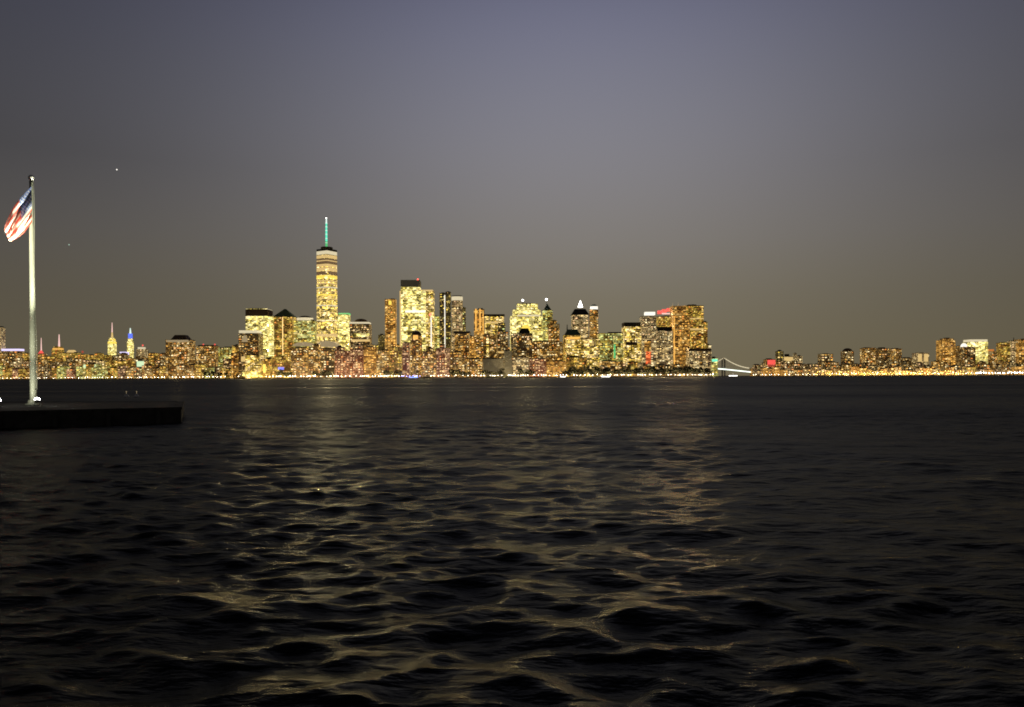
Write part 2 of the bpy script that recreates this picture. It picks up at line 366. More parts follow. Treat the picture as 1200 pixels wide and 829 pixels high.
    # lit windows big enough to read on their own
    if wd>0:
        pxarea=(x1-x0)*(443-top); n=int(min(46,max(3,pxarea/26))*wd)
        ws=WSET[SW[style]]; taken=set()
        for _ in range(n):
            st=random.choices(stages,[max(.1,(s[4]-s[3])*(s[1]-s[0])) for s in stages])[0]
            a,b,ty,z0,z1=st; ii=stages.index(st)
            cx=((a+b)/2-xm)/F*Y*k; ww=(b-a)/F*Y*k-.6*ii; dd=D*(b-a)/(x1-x0) if ii else D
            sc_=Y/2500
            cw=8*sc_; ch=7.6*sc_; nu=max(1,int(ww/cw)); nv=max(1,int((z1-z0)/ch))
            iu,iv=random.randrange(nu),random.randrange(nv)
            if (ii,iu,iv) in taken: continue
            taken.add((ii,iu,iv))
            bw=ww/nu; bh=(z1-z0)/nv
            sw=min(bw*.8,random.choice([2.4,3.2,4.5,6])*sc_); sh=min(bh*.6,random.choice([1.8,2.4,3.2])*sc_)
            o=obj('window',WIN[random.choice(ws)],root)
            lx=cx-ww/2+bw*(iu+.5); 
            ly=-dd/2-.05
            if round_:
                q=max(0,1-((lx-cx)/(ww/2))**2); ly=-dd/2*math.sqrt(q)-.05
            o.location=(lx,ly,z0+bh*(iv+.55)); o.scale=(sw,.7,sh)
    return root

GLINT_POWER=190000
LCOL={'lit_warm_white':(1,.84,.5),'lit_white':(1,.9,.65),'lit_yellow':(1,.72,.2),'lit_cream':(1,.74,.34),'lit_gold':(1,.66,.28),'lit_red':(1,.2,.12),'lit_green':(.5,1,.5),'lit_teal':(.4,1,.8),'lit_blue':(.4,.5,1),'lit_lilac':(.8,.7,1)}
def glint_spot(root,loc,mat,en):  # added spot aimed at the harbour to brighten water glints, no real fixture
    ld=bpy.data.lights.new('harbour_glint_spot','SPOT'); ld.energy=en; ld.color=LCOL.get(mat,(1,.76,.36)); ld.spot_size=R(100); ld.spot_blend=.6; ld.shadow_soft_size=1.0
    lo=bpy.data.objects.new('harbour_glint_spot',ld); col.objects.link(lo); lo.parent=root; lo.location=loc; lo.rotation_euler=(R(-86),0,-root.rotation_euler.z)
Bd=building
# -- the tall tapering tower
def tapering_tower():
    Y=2510; xm=383.7; H=P(xm,293,Y).z-LAND
    root=empty('skyscraper',(P(xm,443,Y).x,Y,LAND),R(14)); tag(root,'tallest tower, tapering with faceted glass corners and a thin teal lit mast','skyscraper')
    used.append((xm,293,root['label'])); LABELS[root['label']]=1
    hb=33; 
    def sec(t,o=0.0):
        # chamfered square: corners of the base square are cut more and more till the top is a square turned by 45 degrees
        h=hb+o; c=t; pts=[]
        top=(hb*.97+o)
        for i in range(4):
            a=math.pi/4+i*math.pi/2; ra=h*math.sqrt(2); mid=a+math.pi/4
            # two points leave the base corner toward neighbouring top corners (on face mid axes)
            ca=Vector((math.cos(a),math.sin(a)))*ra
            l=Vector((math.cos(a-math.pi/4),math.sin(a-math.pi/4)))*top; r=Vector((math.cos(a+math.pi/4),math.sin(a+math.pi/4)))*top
            pts.append(tuple(ca.lerp(l,c))); pts.append(tuple(ca.lerp(r,c)))
        return pts
    zb=22
    mb=MB(); q=[(-hb,-hb),(hb,-hb),(hb,hb),(-hb,hb)]; mb.prism(q,q,0,zb,100,True)
    mb.build('podium','olive_windows',root)
    mb=MB(); N=6
    for i in range(N):
        t0,t1=i/N*.97,(i+1)/N*.97; mb.prism(sec(t0+.01),sec(t1+.01),zb+(H-zb)*i/N,zb+(H-zb)*(i+1)/N,400,i==N-1)
    mb.build('wall','tower_glass_windows',root)
    def band(name,y0,y1,mat,o=.5):
        z1=P(xm,y0,Y).z-LAND; z0=P(xm,y1,Y).z-LAND
        t0=min(.98,(z0-zb)/(H-zb)*.97+.01); t1=min(.985,(z1-zb)/(H-zb)*.97+.01)
        b=MB(); b.prism(sec(t0,o),sec(t1,o),z0,z1,0,True,True); b.build(name,mat,root)
    for y_ in (298,315,360,395): glint_spot(root,(0,-hb-6,P(xm,y_,Y).z),'lit_warm_white',GLINT_POWER*1.3)  # added spots in front of the tower for glints on the water
    band('lit_floor',295.5,299.6,'lit_warm_white'); band('lit_floor',300.5,304,'lit_cream'); band('dark_floor',304.5,310.3,'lit_dim_brown'); band('lit_floor',306.5,307.6,'lit_cream',.7)
    band('lit_floor',310.8,314,'lit_cream'); band('lit_floor',315,319,'lit_cream'); band('dark_floor',319.4,323.5,'lit_dim_brown'); band('lit_floor',324,327.5,'lit_yellow'); band('lit_floor',330,331.2,'lit_cream'); band('lit_floor',333,334.4,'lit_cream'); band('lit_floor',337.5,338.8,'lit_warm_white'); band('lit_floor',342,343,'lit_cream'); band('lit_floor',351,352,'lit_cream'); band('lit_floor',367,368,'lit_cream'); band('lit_floor',376,377,'lit_warm_white')
    band('lit_floor',346,347.5,'lit_yellow'); band('lit_floor',358.5,360,'lit_warm_white'); band('dark_floor',293,295.2,'roof_dark')
    band('lit_floor',392,395.5,'lit_cream',.9); band('lit_floor',401,407,'lit_cream',.9)
    p=MB(); p.cyl(0,0,19,19,H+.2,H+8,14); p.build('roof_ring','roof_dark',root)
    top=P(xm,255,Y).z-LAND
    segs=[(H+8,H+28,3.6,'lit_green'),(H+28,H+50,3.3,'lit_teal'),(H+50,H+74,3.0,'lit_teal'),(H+74,H+88,2.6,'lit_teal'),(H+88,top-4,2.4,'lit_mast_white')]
    for a,b,r,mt in segs:
        p=MB(); p.cyl(-1,0,r,r*.9,a,b-.01,8); p.build('mast',mt,root)
    for z in (H+22,H+36,H+50,H+62,H+74,H+86):
        p=MB(); p.cyl(-1,0,3.4,3.4,z,z+1.6,10); p.build('mast_ring','lit_mast_white',root)
    p=MB(); p.ball(-1,0,top-2,1.5,8,6); p.build('beacon','beacon_white',root)
    ws=WSET['y']
    for _ in range(90):
        t=random.uniform(.05,.86); z=zb+(H-zb)*t; w=hb*(1-.3*t)*.8
        # windows on the flat front face, which narrows upwards
        half=hb*(1-t)*.9
        if half<4: continue
        o=obj('window',WIN[random.choice(ws)],root); 
        lx=random.uniform(-half,half)*.85; o.location=(lx,-hb-.1+ (0.03*hb)*t*.97,z); o.scale=(random.choice([3,5,8]),.9,random.choice([1.8,2.6]))
tapering_tower()

C='city towers on the far shore'
# -- central cluster, left to right
Bd('office_tower','round-shouldered grey tower with white lit rim, left of the bright yellow slab',279,303,391,2440,'sparse_windows',rot=.05,pieces=[('lit_rim',279.5,301,387.3,391,'lit_warm_white','box'),('lit_cornice',282,301,418,424,'lit_cream','front'),('lit_arch',283,290,393,401,'lit_dim_cream','arch')])
Bd('office_tower','bright yellow slab tower with a white strip on its brown top floors',288,313.5,371,2500,'bright_yellow_windows',rot=.02,tiers=[(288,313.5,362)],pieces=[('top_floor',288,313.5,362.5,370.5,'roof_brown','box'),('lit_rim',288.3,313.2,362,365.6,'lit_warm_white','box')],wd=.7)
Bd('office_tower','narrow bright yellow tower joined to the right side of the yellow slab',313,319.5,371,2520,'bright_yellow_windows',rot=.0)
Bd('office_tower','orange-brown tower with a dark pointed pyramid roof',321,343,371.5,2520,'gold_windows',rot=.03,pieces=[('roof_peak',320,344,361.5,371.3,'roof_copper','pyr'),('light_strip',331,331.8,372,425,'win_cream','front')])
Bd('office_tower','greenish tower with a dark dome over a white lit ring',343.5,369,376,2540,'olive_windows',rot=.04,pieces=[('dome',347,363,369.5,372.2,'roof_dark','dome'),('lit_ring',345,365,372.2,376,'lit_warm_white','cyl')])
Bd('office_block','slim yellow block with green roof light, right beside the tallest tower',396,409,369,2560,'bright_yellow_windows',rot=.03,pieces=[('lit_parapet',397,409,367,369,'lit_green','box')])
Bd('office_tower','grey tower with a dark cap, white roofline and a lit lower band',409.5,433,380,2500,'sparse_windows',rot=.04,pieces=[('roof_cap',413,430,373,377.5,'roof_brown','dome'),('lit_rim',409,432,377.5,379.8,'lit_warm_white','box'),('lit_band',411,434,398,400.5,'lit_cream','front'),('lit_band',412,433,391,395,'bright_yellow_windows','front')])
Bd('apartment_tower','plain dark green-grey tower between the grey tower and the slim orange one',443,451,393,2620,'dark_glass_windows',wd=.3)
Bd('apartment_tower','slim orange tower with one glowing orange light at its top',451,464,351,2560,'orange_windows',rot=.05,pieces=[('lit_crown',455.5,459,352.5,357.5,'lit_yellow','front')])
Bd('office_tower','wide bright yellow tower with a dark rooftop box and red beacon',468.5,499,341,2540,'bright_yellow_windows',rot=.02,tiers=[(469.5,492,336)],pieces=[('roof_box',469.5,492,328,336,'grey_panel','boxflush'),('beacon',488,490,325.5,328.5,'beacon_red','ball'),('light_strip',468.5,470,341,410,'lit_cream','front'),('lit_band',475,499,364,366.5,'lit_white','front')])
Bd('office_tower','yellow tower wing right of the rooftop box, with red light on its side',496,508.5,341.5,2552,'yellow_windows',rot=.0,pieces=[('beacon',503.5,507,367.5,370.5,'beacon_red','fball'),('lit_parapet',490,507.5,340,341.5,'lit_cream','box'),('light_strip',505,506.3,372,414,'lit_white','front')])
Bd('apartment_tower','brown tower with a rounded top standing before the wide yellow tower',480,494.5,394,2440,'brown_windows',round_=True,pieces=[('dome',481,494,387,394,'roof_brown','dome'),('lit_arch',484,490,393,398,'lit_gold','front')])
Bd('apartment_tower','low olive tower filling the gap right of the wide yellow tower',508,515.5,371,2600,'olive_windows',rot=.02)
Bd('glass_tower','dark glass tower with a thin white line of light up its edge',515.5,523,344,2540,'dark_glass_windows',rot=.0,pieces=[('light_strip',521.2,522.2,346,428,'lit_white','front')])
Bd('glass_tower','narrow grey glass tower between the dark glass one and the curved crown',522.5,528.5,342.5,2570,'dark_glass_windows',rot=.0,wd=.5)
Bd('office_tower','rounded tower with a curved white lit crown',528.5,543,352,2530,'pale_windows',round_=True,pieces=[('lit_crown',528.5,543,347.5,352,'lit_warm_white','cyl'),('roof_cap',529,542,346.3,347.4,'roof_dark','cyl')])
Bd('office_tower','thin dark tower tucked behind the curved white crown',541,546,361,2620,'dark_glass_windows',rot=.0)
Bd('office_tower','gold tower with upright orange piers and a notched top',555.5,568,363,2600,'orange_windows',rot=.04,pieces=[('pier_strip',557,558.5,362,388,'lit_gold','front'),('pier_strip',562,563.5,362,388,'lit_gold','front'),('pier_strip',566,567,365,388,'lit_gold','front')])
Bd('office_tower','flat dark-roofed gold tower joined right of the notched one',568,591,371,2590,'yellow_windows',rot=.02,pieces=[('roof_slab',567,591.5,368.5,371,'roof_dark','box'),('lit_band',569,590,377,379,'lit_cream','front')])
Bd('office_block','small dark cube-topped block below the flat dark roof',583.5,592.5,379,2510,'dark_glass_windows')
Bd('office_tower','broad stepped gold tower, widest in the middle of the skyline',598,636,371,2620,'bright_yellow_windows',rot=.03,tiers=[(601,634,363),(606,631,356)],pieces=[('beacon',612,614.4,350,352.4,'beacon_white','ball'),('lit_band',606,633,369,371,'lit_warm_white','front'),('lit_arch',610,622,381,388,'lit_yellow','arch')])
Bd('office_tower','pointed tower with a white star-like beacon on its green peak',636,648,364,2610,'olive_windows',rot=.03,pieces=[('roof_peak',637,647,356,364,'roof_copper','pyr'),('beacon',639.8,642.2,349.5,352,'beacon_white','ball'),('mast',640.6,641.4,351.5,357,'steel','mast')])
Bd('office_tower','brown stepped tower on the right flank of the star-topped tower',643,656,380,2560,'brown_windows',rot=.0,tiers=[(645,653,376)])
Bd('office_tower','unlit dark tower with a peaked cap before the broad gold tower',599,625,391,2470,'sparse_windows',wd=.5,pieces=[('roof_peak',608,623,384.5,390.9,'roof_dark','trap')])
Bd('apartment_tower','dark speckled tower with a gold stair column, below the notched gold tower',557.5,582,392.5,2450,'brown_windows',rot=.02,pieces=[('stair_strip',570,573,396,418,'yellow_windows','front')])
Bd('apartment_tower','grey block with one lit floor, beside the gold stair column',582,596,389,2480,'sparse_windows',pieces=[('lit_floor',582,595,412,413.6,'lit_cream','front')])
Bd('storehouse','plain windowless grey-green block low on the waterfront',566,590.5,420.5,2400,'dark_glass_windows',rot=0,wd=0,pieces=[('wall_panel',566,590.5,421,440,'grey_panel','front')])
Bd('storehouse','taller blank grey block right beside the windowless green one',590.8,600.5,411,2405,'dark_glass_windows',rot=0,wd=0,pieces=[('wall_panel',590.8,600.5,411.5,440,'grey_panel','front')])
Bd('office_block','long flat red-brown block right of the unlit dark tower',620,659,401,2490,'brown_windows',rot=.02,wd=1.2)
Bd('office_block','olive block with two tiny spires left of the white triangle light',661,681,393,2520,'gold_windows',pieces=[('lit_block',664,680,395,400,'lit_gold','front'),('spire',664.5,666.5,380,393,'roof_copper','mast'),('gable',662,681,386,393,'roof_copper','trap')])
Bd('office_tower','pale pink tower with dark pyramid roof under a white triangle light',671,690,369,2590,'pale_windows',rot=.02,pieces=[('roof_peak',670,691,362,369,'roof_dark','trap'),('beacon',678.6,684,352,359.5,'beacon_white','pyr')])
Bd('office_tower','narrow brown tower with a domed white lit cap',691,702.5,363,2600,'brown_windows',round_=True,pieces=[('lit_cap',692.2,702,359,363,'lit_white','cyl'),('dome',693,701,356.5,359,'roof_copper','dome')])
Bd('office_block','wide low olive block full of yellow windows, left half of the pair',664,703,398,2470,'yellow_windows',rot=.02,wd=1.2)
Bd('office_block','wide low olive block with a green glowing column, right half of the pair',703,730.5,391,2490,'olive_windows',rot=.0,wd=1.2,pieces=[('green_column',719.5,721.5,404,420,'lit_green','front'),('roof_box',721,730,389,391,'roof_brown','box')])
Bd('office_tower','tower with a black flat cap, right of the olive blocks',731.5,752.5,382.5,2500,'yellow_windows',rot=.02,pieces=[('roof_cap',731.5,752.5,378,382.3,'roof_dark','boxflush'),('dark_floor',733,747,401,405,'roof_brown','front')])
Bd('office_tower','tower with a blazing white crown and a red glow lower down',752.5,769.5,371,2480,'pale_windows',rot=.0,pieces=[('lit_crown',757.5,768.5,365.5,369,'lit_white','box'),('orange_panel',755.5,763,400,412,'orange_windows','front'),('red_panel',757,763,412,427,'red_lit_windows','front')])
Bd('office_tower','stepped dark-banded tower right of the blazing white crown',769.5,789,388,2470,'pale_windows',rot=.0,pieces=[('dark_roof',771,788,383,388,'roof_dark','boxflush')])
Bd('office_tower','gold tower carrying a curved red lit sign band',772,791,371,2540,'gold_windows',rot=.0,pieces=[('red_sign',772.5,777,363.5,367.5,'lit_red','boxflush'),('red_sign',777.8,782.6,362,366.5,'lit_red','boxflush'),('red_sign',783.4,788.5,360.8,364.6,'lit_red','boxflush'),('sign_light',776,786,367,368.6,'lit_pink','front')])
Bd('office_tower','orange tower with red, white and blue lights and two thin masts on top',789,809,370,2500,'orange_windows',rot=.02,pieces=[('roof_screen',788.5,805,358.5,369.5,'orange_windows','boxflush'),('blue_sign',789.8,793.6,361,367,'lit_blue','box'),('red_sign',796,803,364.5,367.5,'lit_red','box'),('red_sign',795.5,799,359.6,361.6,'lit_red','box'),('white_sign',794.5,803.5,362.2,363.4,'lit_warm_white','box'),('mast',790,791,354,361,'lit_dim_cream','mast'),('mast',796.5,797.5,354,361,'lit_dim_cream','mast'),('light_strip',789.6,790.6,372,436,'lit_gold','front')])
Bd('office_tower','tall amber tower at the right end of the main skyline',804,825,358.5,2530,'gold_windows',rot=.0,pieces=[('roof_cap',811,818,356,358.4,'roof_brown','dome'),('lit_band',806,825,385,387,'lit_cream','front'),('lit_band',809,825,373,374.2,'lit_cream','front')])
Bd('office_tower','lower amber shoulder against the right side of the tall amber tower',824,829.5,378,2545,'gold_windows',rot=.0)
Bd('office_block','pale block with a dark overhanging cap, below the tall amber tower',808,833.5,411.5,2450,'pale_windows',rot=.0,pieces=[('roof_cap',808,833.5,408.3,411.3,'roof_brown','box'),('antenna',826.6,827.4,400,408,'steel','mast'),('stair_wall',820,823.5,412,438,'sparse_windows','front')])
Bd('office_block','small teal-lit block at the water edge beside the bridge',834,841.5,420,2460,'olive_windows',rot=.0,pieces=[('lit_band',834.5,841,421,424,'lit_teal','front')])
# curved atrium and winter pavilion
Bd('pavilion','low glazed hall with a curved bright roof, in front of the tallest tower',369,397,407,2440,'yellow_windows',rot=0,pieces=[('arched_roof',370,396,399.5,407,'lit_dim_cream','arch')])
Bd('pavilion','low hall with a shallow glowing arch, left of the curved glazed hall',342,368.5,406,2440,'olive_windows',rot=0,pieces=[('arched_roof',343,368,401,406,'lit_dim_cream','arch')])
# front row apartments
Bd('apartment_block','dark speckled waterfront block below the domed greenish tower',340.5,361,408,2405,'brown_windows',rot=.02,wd=1.6)
Bd('apartment_block','dark speckled waterfront block below the curved glazed hall',361.5,376,407.5,2402,'brown_windows',rot=0,wd=1.6,tiers=[(365,374,404)])
Bd('apartment_block','grey speckled waterfront block left of the red brick one',376.5,391.5,408.5,2408,'sparse_windows',rot=0,wd=2)
Bd('apartment_block','red brick waterfront block with a dark roof',392.3,409.5,411.5,2400,'red_brick_windows',rot=0,wd=1.6,tiers=[(392.5,402,407)])
Bd('apartment_block','wine-red waterfront block right of the red brick one',410,426,410,2405,'red_brick_windows',rot=0,wd=1.4,tiers=[(415,423,405)])
Bd('apartment_block','orange waterfront block below the lit-band grey tower',426.5,441,407,2410,'orange_windows',rot=0,wd=1)
Bd('apartment_block','brown waterfront block with pink windows left of the slim orange tower',441.5,456,411,2405,'brown_windows',rot=0,wd=1.4)
Bd('apartment_block','gold waterfront block at the foot of the slim orange tower',456.5,471,407.5,2410,'gold_windows',rot=0)
Bd('apartment_block','rust coloured waterfront block left of the round-topped brown tower',471.5,480,402,2415,'red_brick_windows',rot=0)
Bd('apartment_block','stepped brown waterfront block right of the round-topped brown tower',495,511,412,2405,'brown_windows',rot=0,wd=1.6,tiers=[(499,507,408)])
Bd('apartment_block','purple-tinted waterfront block below the dark glass tower',511.5,527,408,2405,'red_brick_windows',rot=0,wd=1.4,tiers=[(515,521,404)])
Bd('apartment_block','dark-roofed brown tower under the curved white crown',533,550,391,2430,'brown_windows',rot=0,pieces=[('roof_slab',532,551,388.5,391,'roof_dark','box')],wd=1.3)
Bd('apartment_block','low brown waterfront block under the thin white light line',527.5,541,413,2402,'brown_windows',rot=0,wd=1.4)
Bd('apartment_block','lit low waterfront block left of the windowless green one',541.5,565.5,421,2400,'brown_windows',rot=0,wd=1.6)
Bd('apartment_block','pale striped waterfront block right of the blank grey one',601,620,419,2402,'pale_windows',rot=0,wd=1)
Bd('apartment_block','rosy waterfront block under the long red-brown block',620.5,640.5,421,2402,'red_brick_windows',rot=0,wd=1.4)
Bd('apartment_block','orange waterfront block left of the park trees',641,664,424,2405,'orange_windows',rot=0,wd=1)
Bd('office_block','orange-lit block behind the park trees under the white triangle light',664.5,688,419,2430,'gold_windows',rot=0,wd=1)
Bd('office_block','pink-grey low block behind the park trees under the olive pair',703,733,424,2440,'brown_windows',rot=0,wd=1.2)
Bd('office_block','low lit block behind the park trees under the black flat cap',733.5,754,425,2440,'pale_windows',rot=0,wd=1)
# left group
Bd('apartment_block','gold block left of the grey tower with white rim',272,279.5,406,2560,'gold_windows',rot=0)
Bd('apartment_block','orange waterfront block at the far left of the main cluster',271,287,414,2470,'orange_windows',rot=0)
Bd('apartment_block','bright waterfront block with yellow lit podium, foot of the yellow slab',287.5,306,417,2430,'yellow_windows',rot=0,pieces=[('lit_podium',284,309,436,441,'bright_yellow_windows','front')])
Bd('apartment_block','narrow yellow waterfront block with a bright upright strip',306.5,318,421,2425,'gold_windows',rot=0,pieces=[('light_strip',308.5,311.5,427,437,'lit_yellow','front')])
Bd('apartment_block','brown waterfront block with a small blue light at its foot',319,340,418,2425,'gold_windows',rot=0,pieces=[('blue_light',326,333,430.5,433.5,'lit_blue','front')])
Bd('apartment_tower','big brown tower with dark red crown and lit shoulders, left of the cluster',194,222,398.5,2950,'brown_windows',rot=.03,pieces=[('roof_crown',199,219,392.5,398.4,'roof_brown','trap'),('lit_cornice',195,221,398.6,401,'lit_dim_cream','front')],wd=1.4)
Bd('apartment_tower','squat brown tower with two dim red roof lights',230,251,406,2900,'brown_windows',rot=.0,pieces=[('roof_box',232,249,404.5,406,'roof_brown','box'),('beacon',234,236,402.6,404.6,'lit_red','ball'),('beacon',247.6,249.6,402.6,404.6,'lit_red','ball')],wd=1.4)
Bd('apartment_tower','olive block between the squat red-lit tower and the main cluster',256,271.5,407.5,2850,'olive_windows',rot=.0,wd=1.2)
MID='midtown towers far up the island'
Bd('skyscraper','bright gold stepped skyscraper with a white needle spire',126.5,133.5,403,6100,'bright_yellow_windows',rot=0,dep=45,wd=.5,tiers=[(127.2,132.8,398.5),(128,132,396)],
   pieces=[('lit_crown',126.6,133.4,400.5,403,'lit_yellow','box'),('lit_crown',127.3,132.7,397.5,399.5,'lit_yellow','box'),('spire_base',128.6,131.4,388,396,'lit_cream','mast'),('spire',129.2,130.8,378,392,'lit_pink','mast')])
Bd('skyscraper','slim gold skyscraper with a blue crown and white tip',149.2,154.4,400,5900,'bright_yellow_windows',rot=0,dep=34,wd=.5,tiers=[(149.8,153.8,397)],
   pieces=[('blue_crown',149.9,153.7,391,397,'lit_blue','boxflush'),('spire',150.6,153,384.5,391,'lit_mast_white','mast')])
Bd('skyscraper','orange skyscraper with a pink needle left of the gold spired one',60.5,71,410,5800,'gold_windows',rot=0,dep=50,wd=.7,tiers=[(62,70,406.5)],pieces=[('spire',66.2,68.4,392,406.5,'lit_pink','mast'),('lit_crown',61.5,70.5,408.5,410,'lit_gold','box')])
Bd('skyscraper','skyscraper with a glowing red tapered crown beside the flagpole',42,50.5,418,6000,'red_brick_windows',rot=0,dep=50,wd=.6,pieces=[('red_crown',42.3,50,410,418,'lit_red','pyr'),('spire',45.6,47,396,411,'lit_pink','mast')])
Bd('office_tower','distant slab with a lilac-white lit roofline left of the flagpole',2,23,411.6,5600,'sparse_windows',rot=0,dep=60,pieces=[('lit_roofline',2,22.5,409,411.6,'lit_lilac','box')])
Bd('skyscraper','distant pale tower cut by the left edge of the view',-6,1.4,384,5600,'pale_windows',rot=0,dep=50,pieces=[('roof_cap',-5,0.5,382.5,384,'roof_dark','box')])
Bd('office_tower','broad orange-brown tower with a white peaked cap, right of the pink needle',74,90,413.5,5500,'gold_windows',rot=0,dep=60,pieces=[('roof_cap',77,86,410.3,413.5,'lit_cream','trap')])
Bd('office_tower','dark tower with a dim red roof light, left of the gold spired skyscraper',91,98.5,417,5600,'sparse_windows',rot=0,dep=50,pieces=[('beacon',93.5,96,411,414,'lit_dim_red','ball')])
Bd('office_tower','distant tower with a purple glowing top, left of the blue-crowned one',140,148,416,5600,'brown_windows',rot=0,dep=50,pieces=[('purple_crown',140.3,147.7,412.5,416,'lit_lilac','boxflush')])
Bd('office_tower','distant pale tower with a red lamp, right of the blue-crowned one',160,170.5,409.5,5300,'pale_windows',rot=0,dep=50,pieces=[('lit_cap',161,167.5,407,409.5,'lit_warm_white','box'),('beacon',164.5,166.5,403.6,406,'lit_red','ball')])
Bd('office_block','low dark block with a big mint-green lit window panel',159,171,421.5,3500,'sparse_windows',rot=0,pieces=[('lit_panel',160.5,169,423.5,430,'lit_green_white','front')])
Bd('office_block','low block with a large green-white lit roof sign, right of the flagpole',97,113,427,3800,'olive_windows',rot=0,pieces=[('lit_panel',98,112,427.5,431,'lit_green_white','front'),('lit_column',109,111,431,440,'lit_yellow','front')])
# right group
Bd('office_tower','thin grey tower with a dark cap, left of the bright cream block',911,918.5,412,3700,'dark_glass_windows',rot=0,pieces=[('roof_cap',912,917.5,410,412,'roof_dark','dome')])
Bd('office_block','bright cream floodlit block across the river',918.8,930,418,3680,'pale_windows',rot=0,pieces=[('lit_wall',919.2,929.6,418.6,426.5,'lit_cream','front'),('roof_box',922,926,415,418,'roof_dark','box')])
Bd('office_block','block with a big red lit square on its wall',898,910,421.5,3600,'brown_windows',rot=0,pieces=[('red_panel',899.5,908.8,422,427.5,'lit_red','front'),('dim_panel',899.5,908.8,427.6,430,'lit_dim_red','front')])
Bd('apartment_tower','thin pale tower right of the bright cream block',931,934,414.5,3800,'pale_windows',rot=0)
Bd('apartment_tower','slender speckled tower at the right end of the cream block group',935.5,940.5,417.5,3750,'pale_windows',rot=0)
Bd('apartment_tower','dark two-window-wide tower between the cream block and the round-topped one',963,976.5,415,3550,'sparse_windows',rot=0,wd=2)
Bd('apartment_tower','dark round-topped tower across the river',989.5,1001,412,3600,'sparse_windows',rot=0,pieces=[('dome',990,1001,408,412,'roof_brown','dome')],wd=1.2)
Bd('apartment_tower','brown tower with four bright corner windows and a dark belt',1013,1026.5,408,3550,'brown_windows',rot=0,wd=1.6)
Bd('apartment_tower','dark tower with a few white windows, right of the belted brown one',1030,1043,408.5,3600,'sparse_windows',rot=0,wd=1.6)
Bd('apartment_tower','brown-grey tower next right of the one with few white windows',1044.5,1057,409,3650,'brown_windows',rot=0,wd=1.4)
Bd('apartment_block','lower dark block right of the three brown towers',1057.5,1071,420,3550,'sparse_windows',rot=0,wd=1.4)
Bd('apartment_tower','small tower with two bright cream bays and a dark middle',1075,1089,414,3500,'pale_windows',rot=0,wd=0,pieces=[('lit_bay',1076,1080.5,415,424,'lit_cream','front'),('lit_bay',1083,1087.8,415,424,'lit_cream','front')])
Bd('apartment_tower','tall orange-banded tower left of the white-capped one',1104.5,1120,399,3600,'orange_windows',rot=0,wd=1.5,tiers=[(1108,1119,397)])
Bd('apartment_tower','reddish tower squeezed left of the white-capped dark tower',1122.5,1130,406,3650,'orange_windows',rot=0)
Bd('apartment_tower','dark tower with a white lit dome left of the bright yellow block',1128,1143.5,407,3520,'sparse_windows',rot=0,pieces=[('lit_dome',1130,1137.5,402,406.8,'lit_white','dome')])
Bd('office_tower','bright yellow block with a white lit roofline across the river',1137.5,1158,401,3600,'bright_yellow_windows',rot=0,pieces=[('lit_rim',1138,1157.5,398,401,'lit_warm_white','box')])
Bd('apartment_tower','small brown tower with an orange top light, right of the bright yellow block',1158.5,1169,412,3600,'brown_windows',rot=0,pieces=[('lit_top',1160,1166,409.5,412,'lit_orange','box')])
Bd('apartment_tower','grey-gold tower left of the antenna-topped one near the right edge',1173.5,1184,402,3600,'gold_windows',rot=0)
Bd('apartment_tower','pale tower with a short dark antenna near the right edge',1185,1193.5,400,3620,'pale_windows',rot=0,pieces=[('antenna',1190,1191.2,395.5,400,'black_metal','mast')])
Bd('apartment_tower','orange tower cut by the right edge of the view',1194,1210,402,3600,'orange_windows',rot=0,tiers=[(1197,1210,398)])

# -- lower filler blocks; each is named by the landmark it stands beside
def filler(name,kind,x0,x1,top,Y,style,label,wd=1.2,group=None): Bd(name,label,x0,x1,top,Y,style,rot=0,wd=wd,group=group)
tone={'brown_windows':'brown','sparse_windows':'dark','gold_windows':'gold','orange_windows':'orange','house_windows':'speckled brown','pale_windows':'pale','red_brick_windows':'reddish','olive_windows':'olive','yellow_windows':'yellow','dark_glass_windows':'black'}
def row(xs, ymin, ymax, dY, styles, where, marks, group):
    """a row of low blocks from left to right; marks = (x, text) things they can be found by"""
    n=0
    for a,b in zip(xs,xs[1:]):
        st=random.choice(styles); top=random.uniform(ymin,ymax)
        m_=min(marks,key=lambda t:abs(t[0]-(a+b)/2)); dx=(a+b)/2-m_[0]
        side='directly under' if abs(dx)<3 else ('left of' if dx<0 else 'right of')
        size='wide' if b-a>11 else 'narrow' if b-a<6.5 else 'mid-sized'
        lab0=f"{size} {tone[st]} {where} {side} {m_[1]}"
        lab=lab0; k=0; extra=[', the nearest such to it',', the second such from it',', the third such from it',', the fourth such from it']
        while lab in LABELS: lab=lab0+extra[k+1]; k+=1
        Yb=max(shoreY(a),shoreY(b))+dY
        Bd(random.choice(['apartment_block','office_block','low_building']),lab,a+.2,b-.2,top,Yb,st,rot=0,wd=1.2,group=group,dep=30)
def cuts(a,b,lo,hi):
    r=[a]
    while r[-1]<b-lo: r.append(min(b,r[-1]+random.uniform(lo,hi)))
    if r[-1]<b: r[-1]=b
    return r
LM=[(12,'the lilac-lit slab'),(37,'the flagpole'),(46,'the red-crowned skyscraper'),(66,'the pink needle skyscraper'),(82,'the white-peaked orange tower'),(105,'the green-white roof sign'),(130,'the gold spired skyscraper'),(152,'the blue-crowned skyscraper'),(165,'the mint-green panel'),(185,'the gap before the dark-red crown'),(208,'the dark-red-crowned tower'),(240,'the squat red-lit tower'),(263,'the olive block')]
row(cuts(-12,272,6,13),427,433,40,['brown_windows','house_windows','gold_windows','olive_windows','red_brick_windows'],'waterfront block',LM,'low blocks on the far left waterfront')
row(cuts(-12,272,5,11),419,427,320,['brown_windows','sparse_windows','gold_windows','house_windows','pale_windows'],'second-row block',LM,'second row of blocks on the far left')
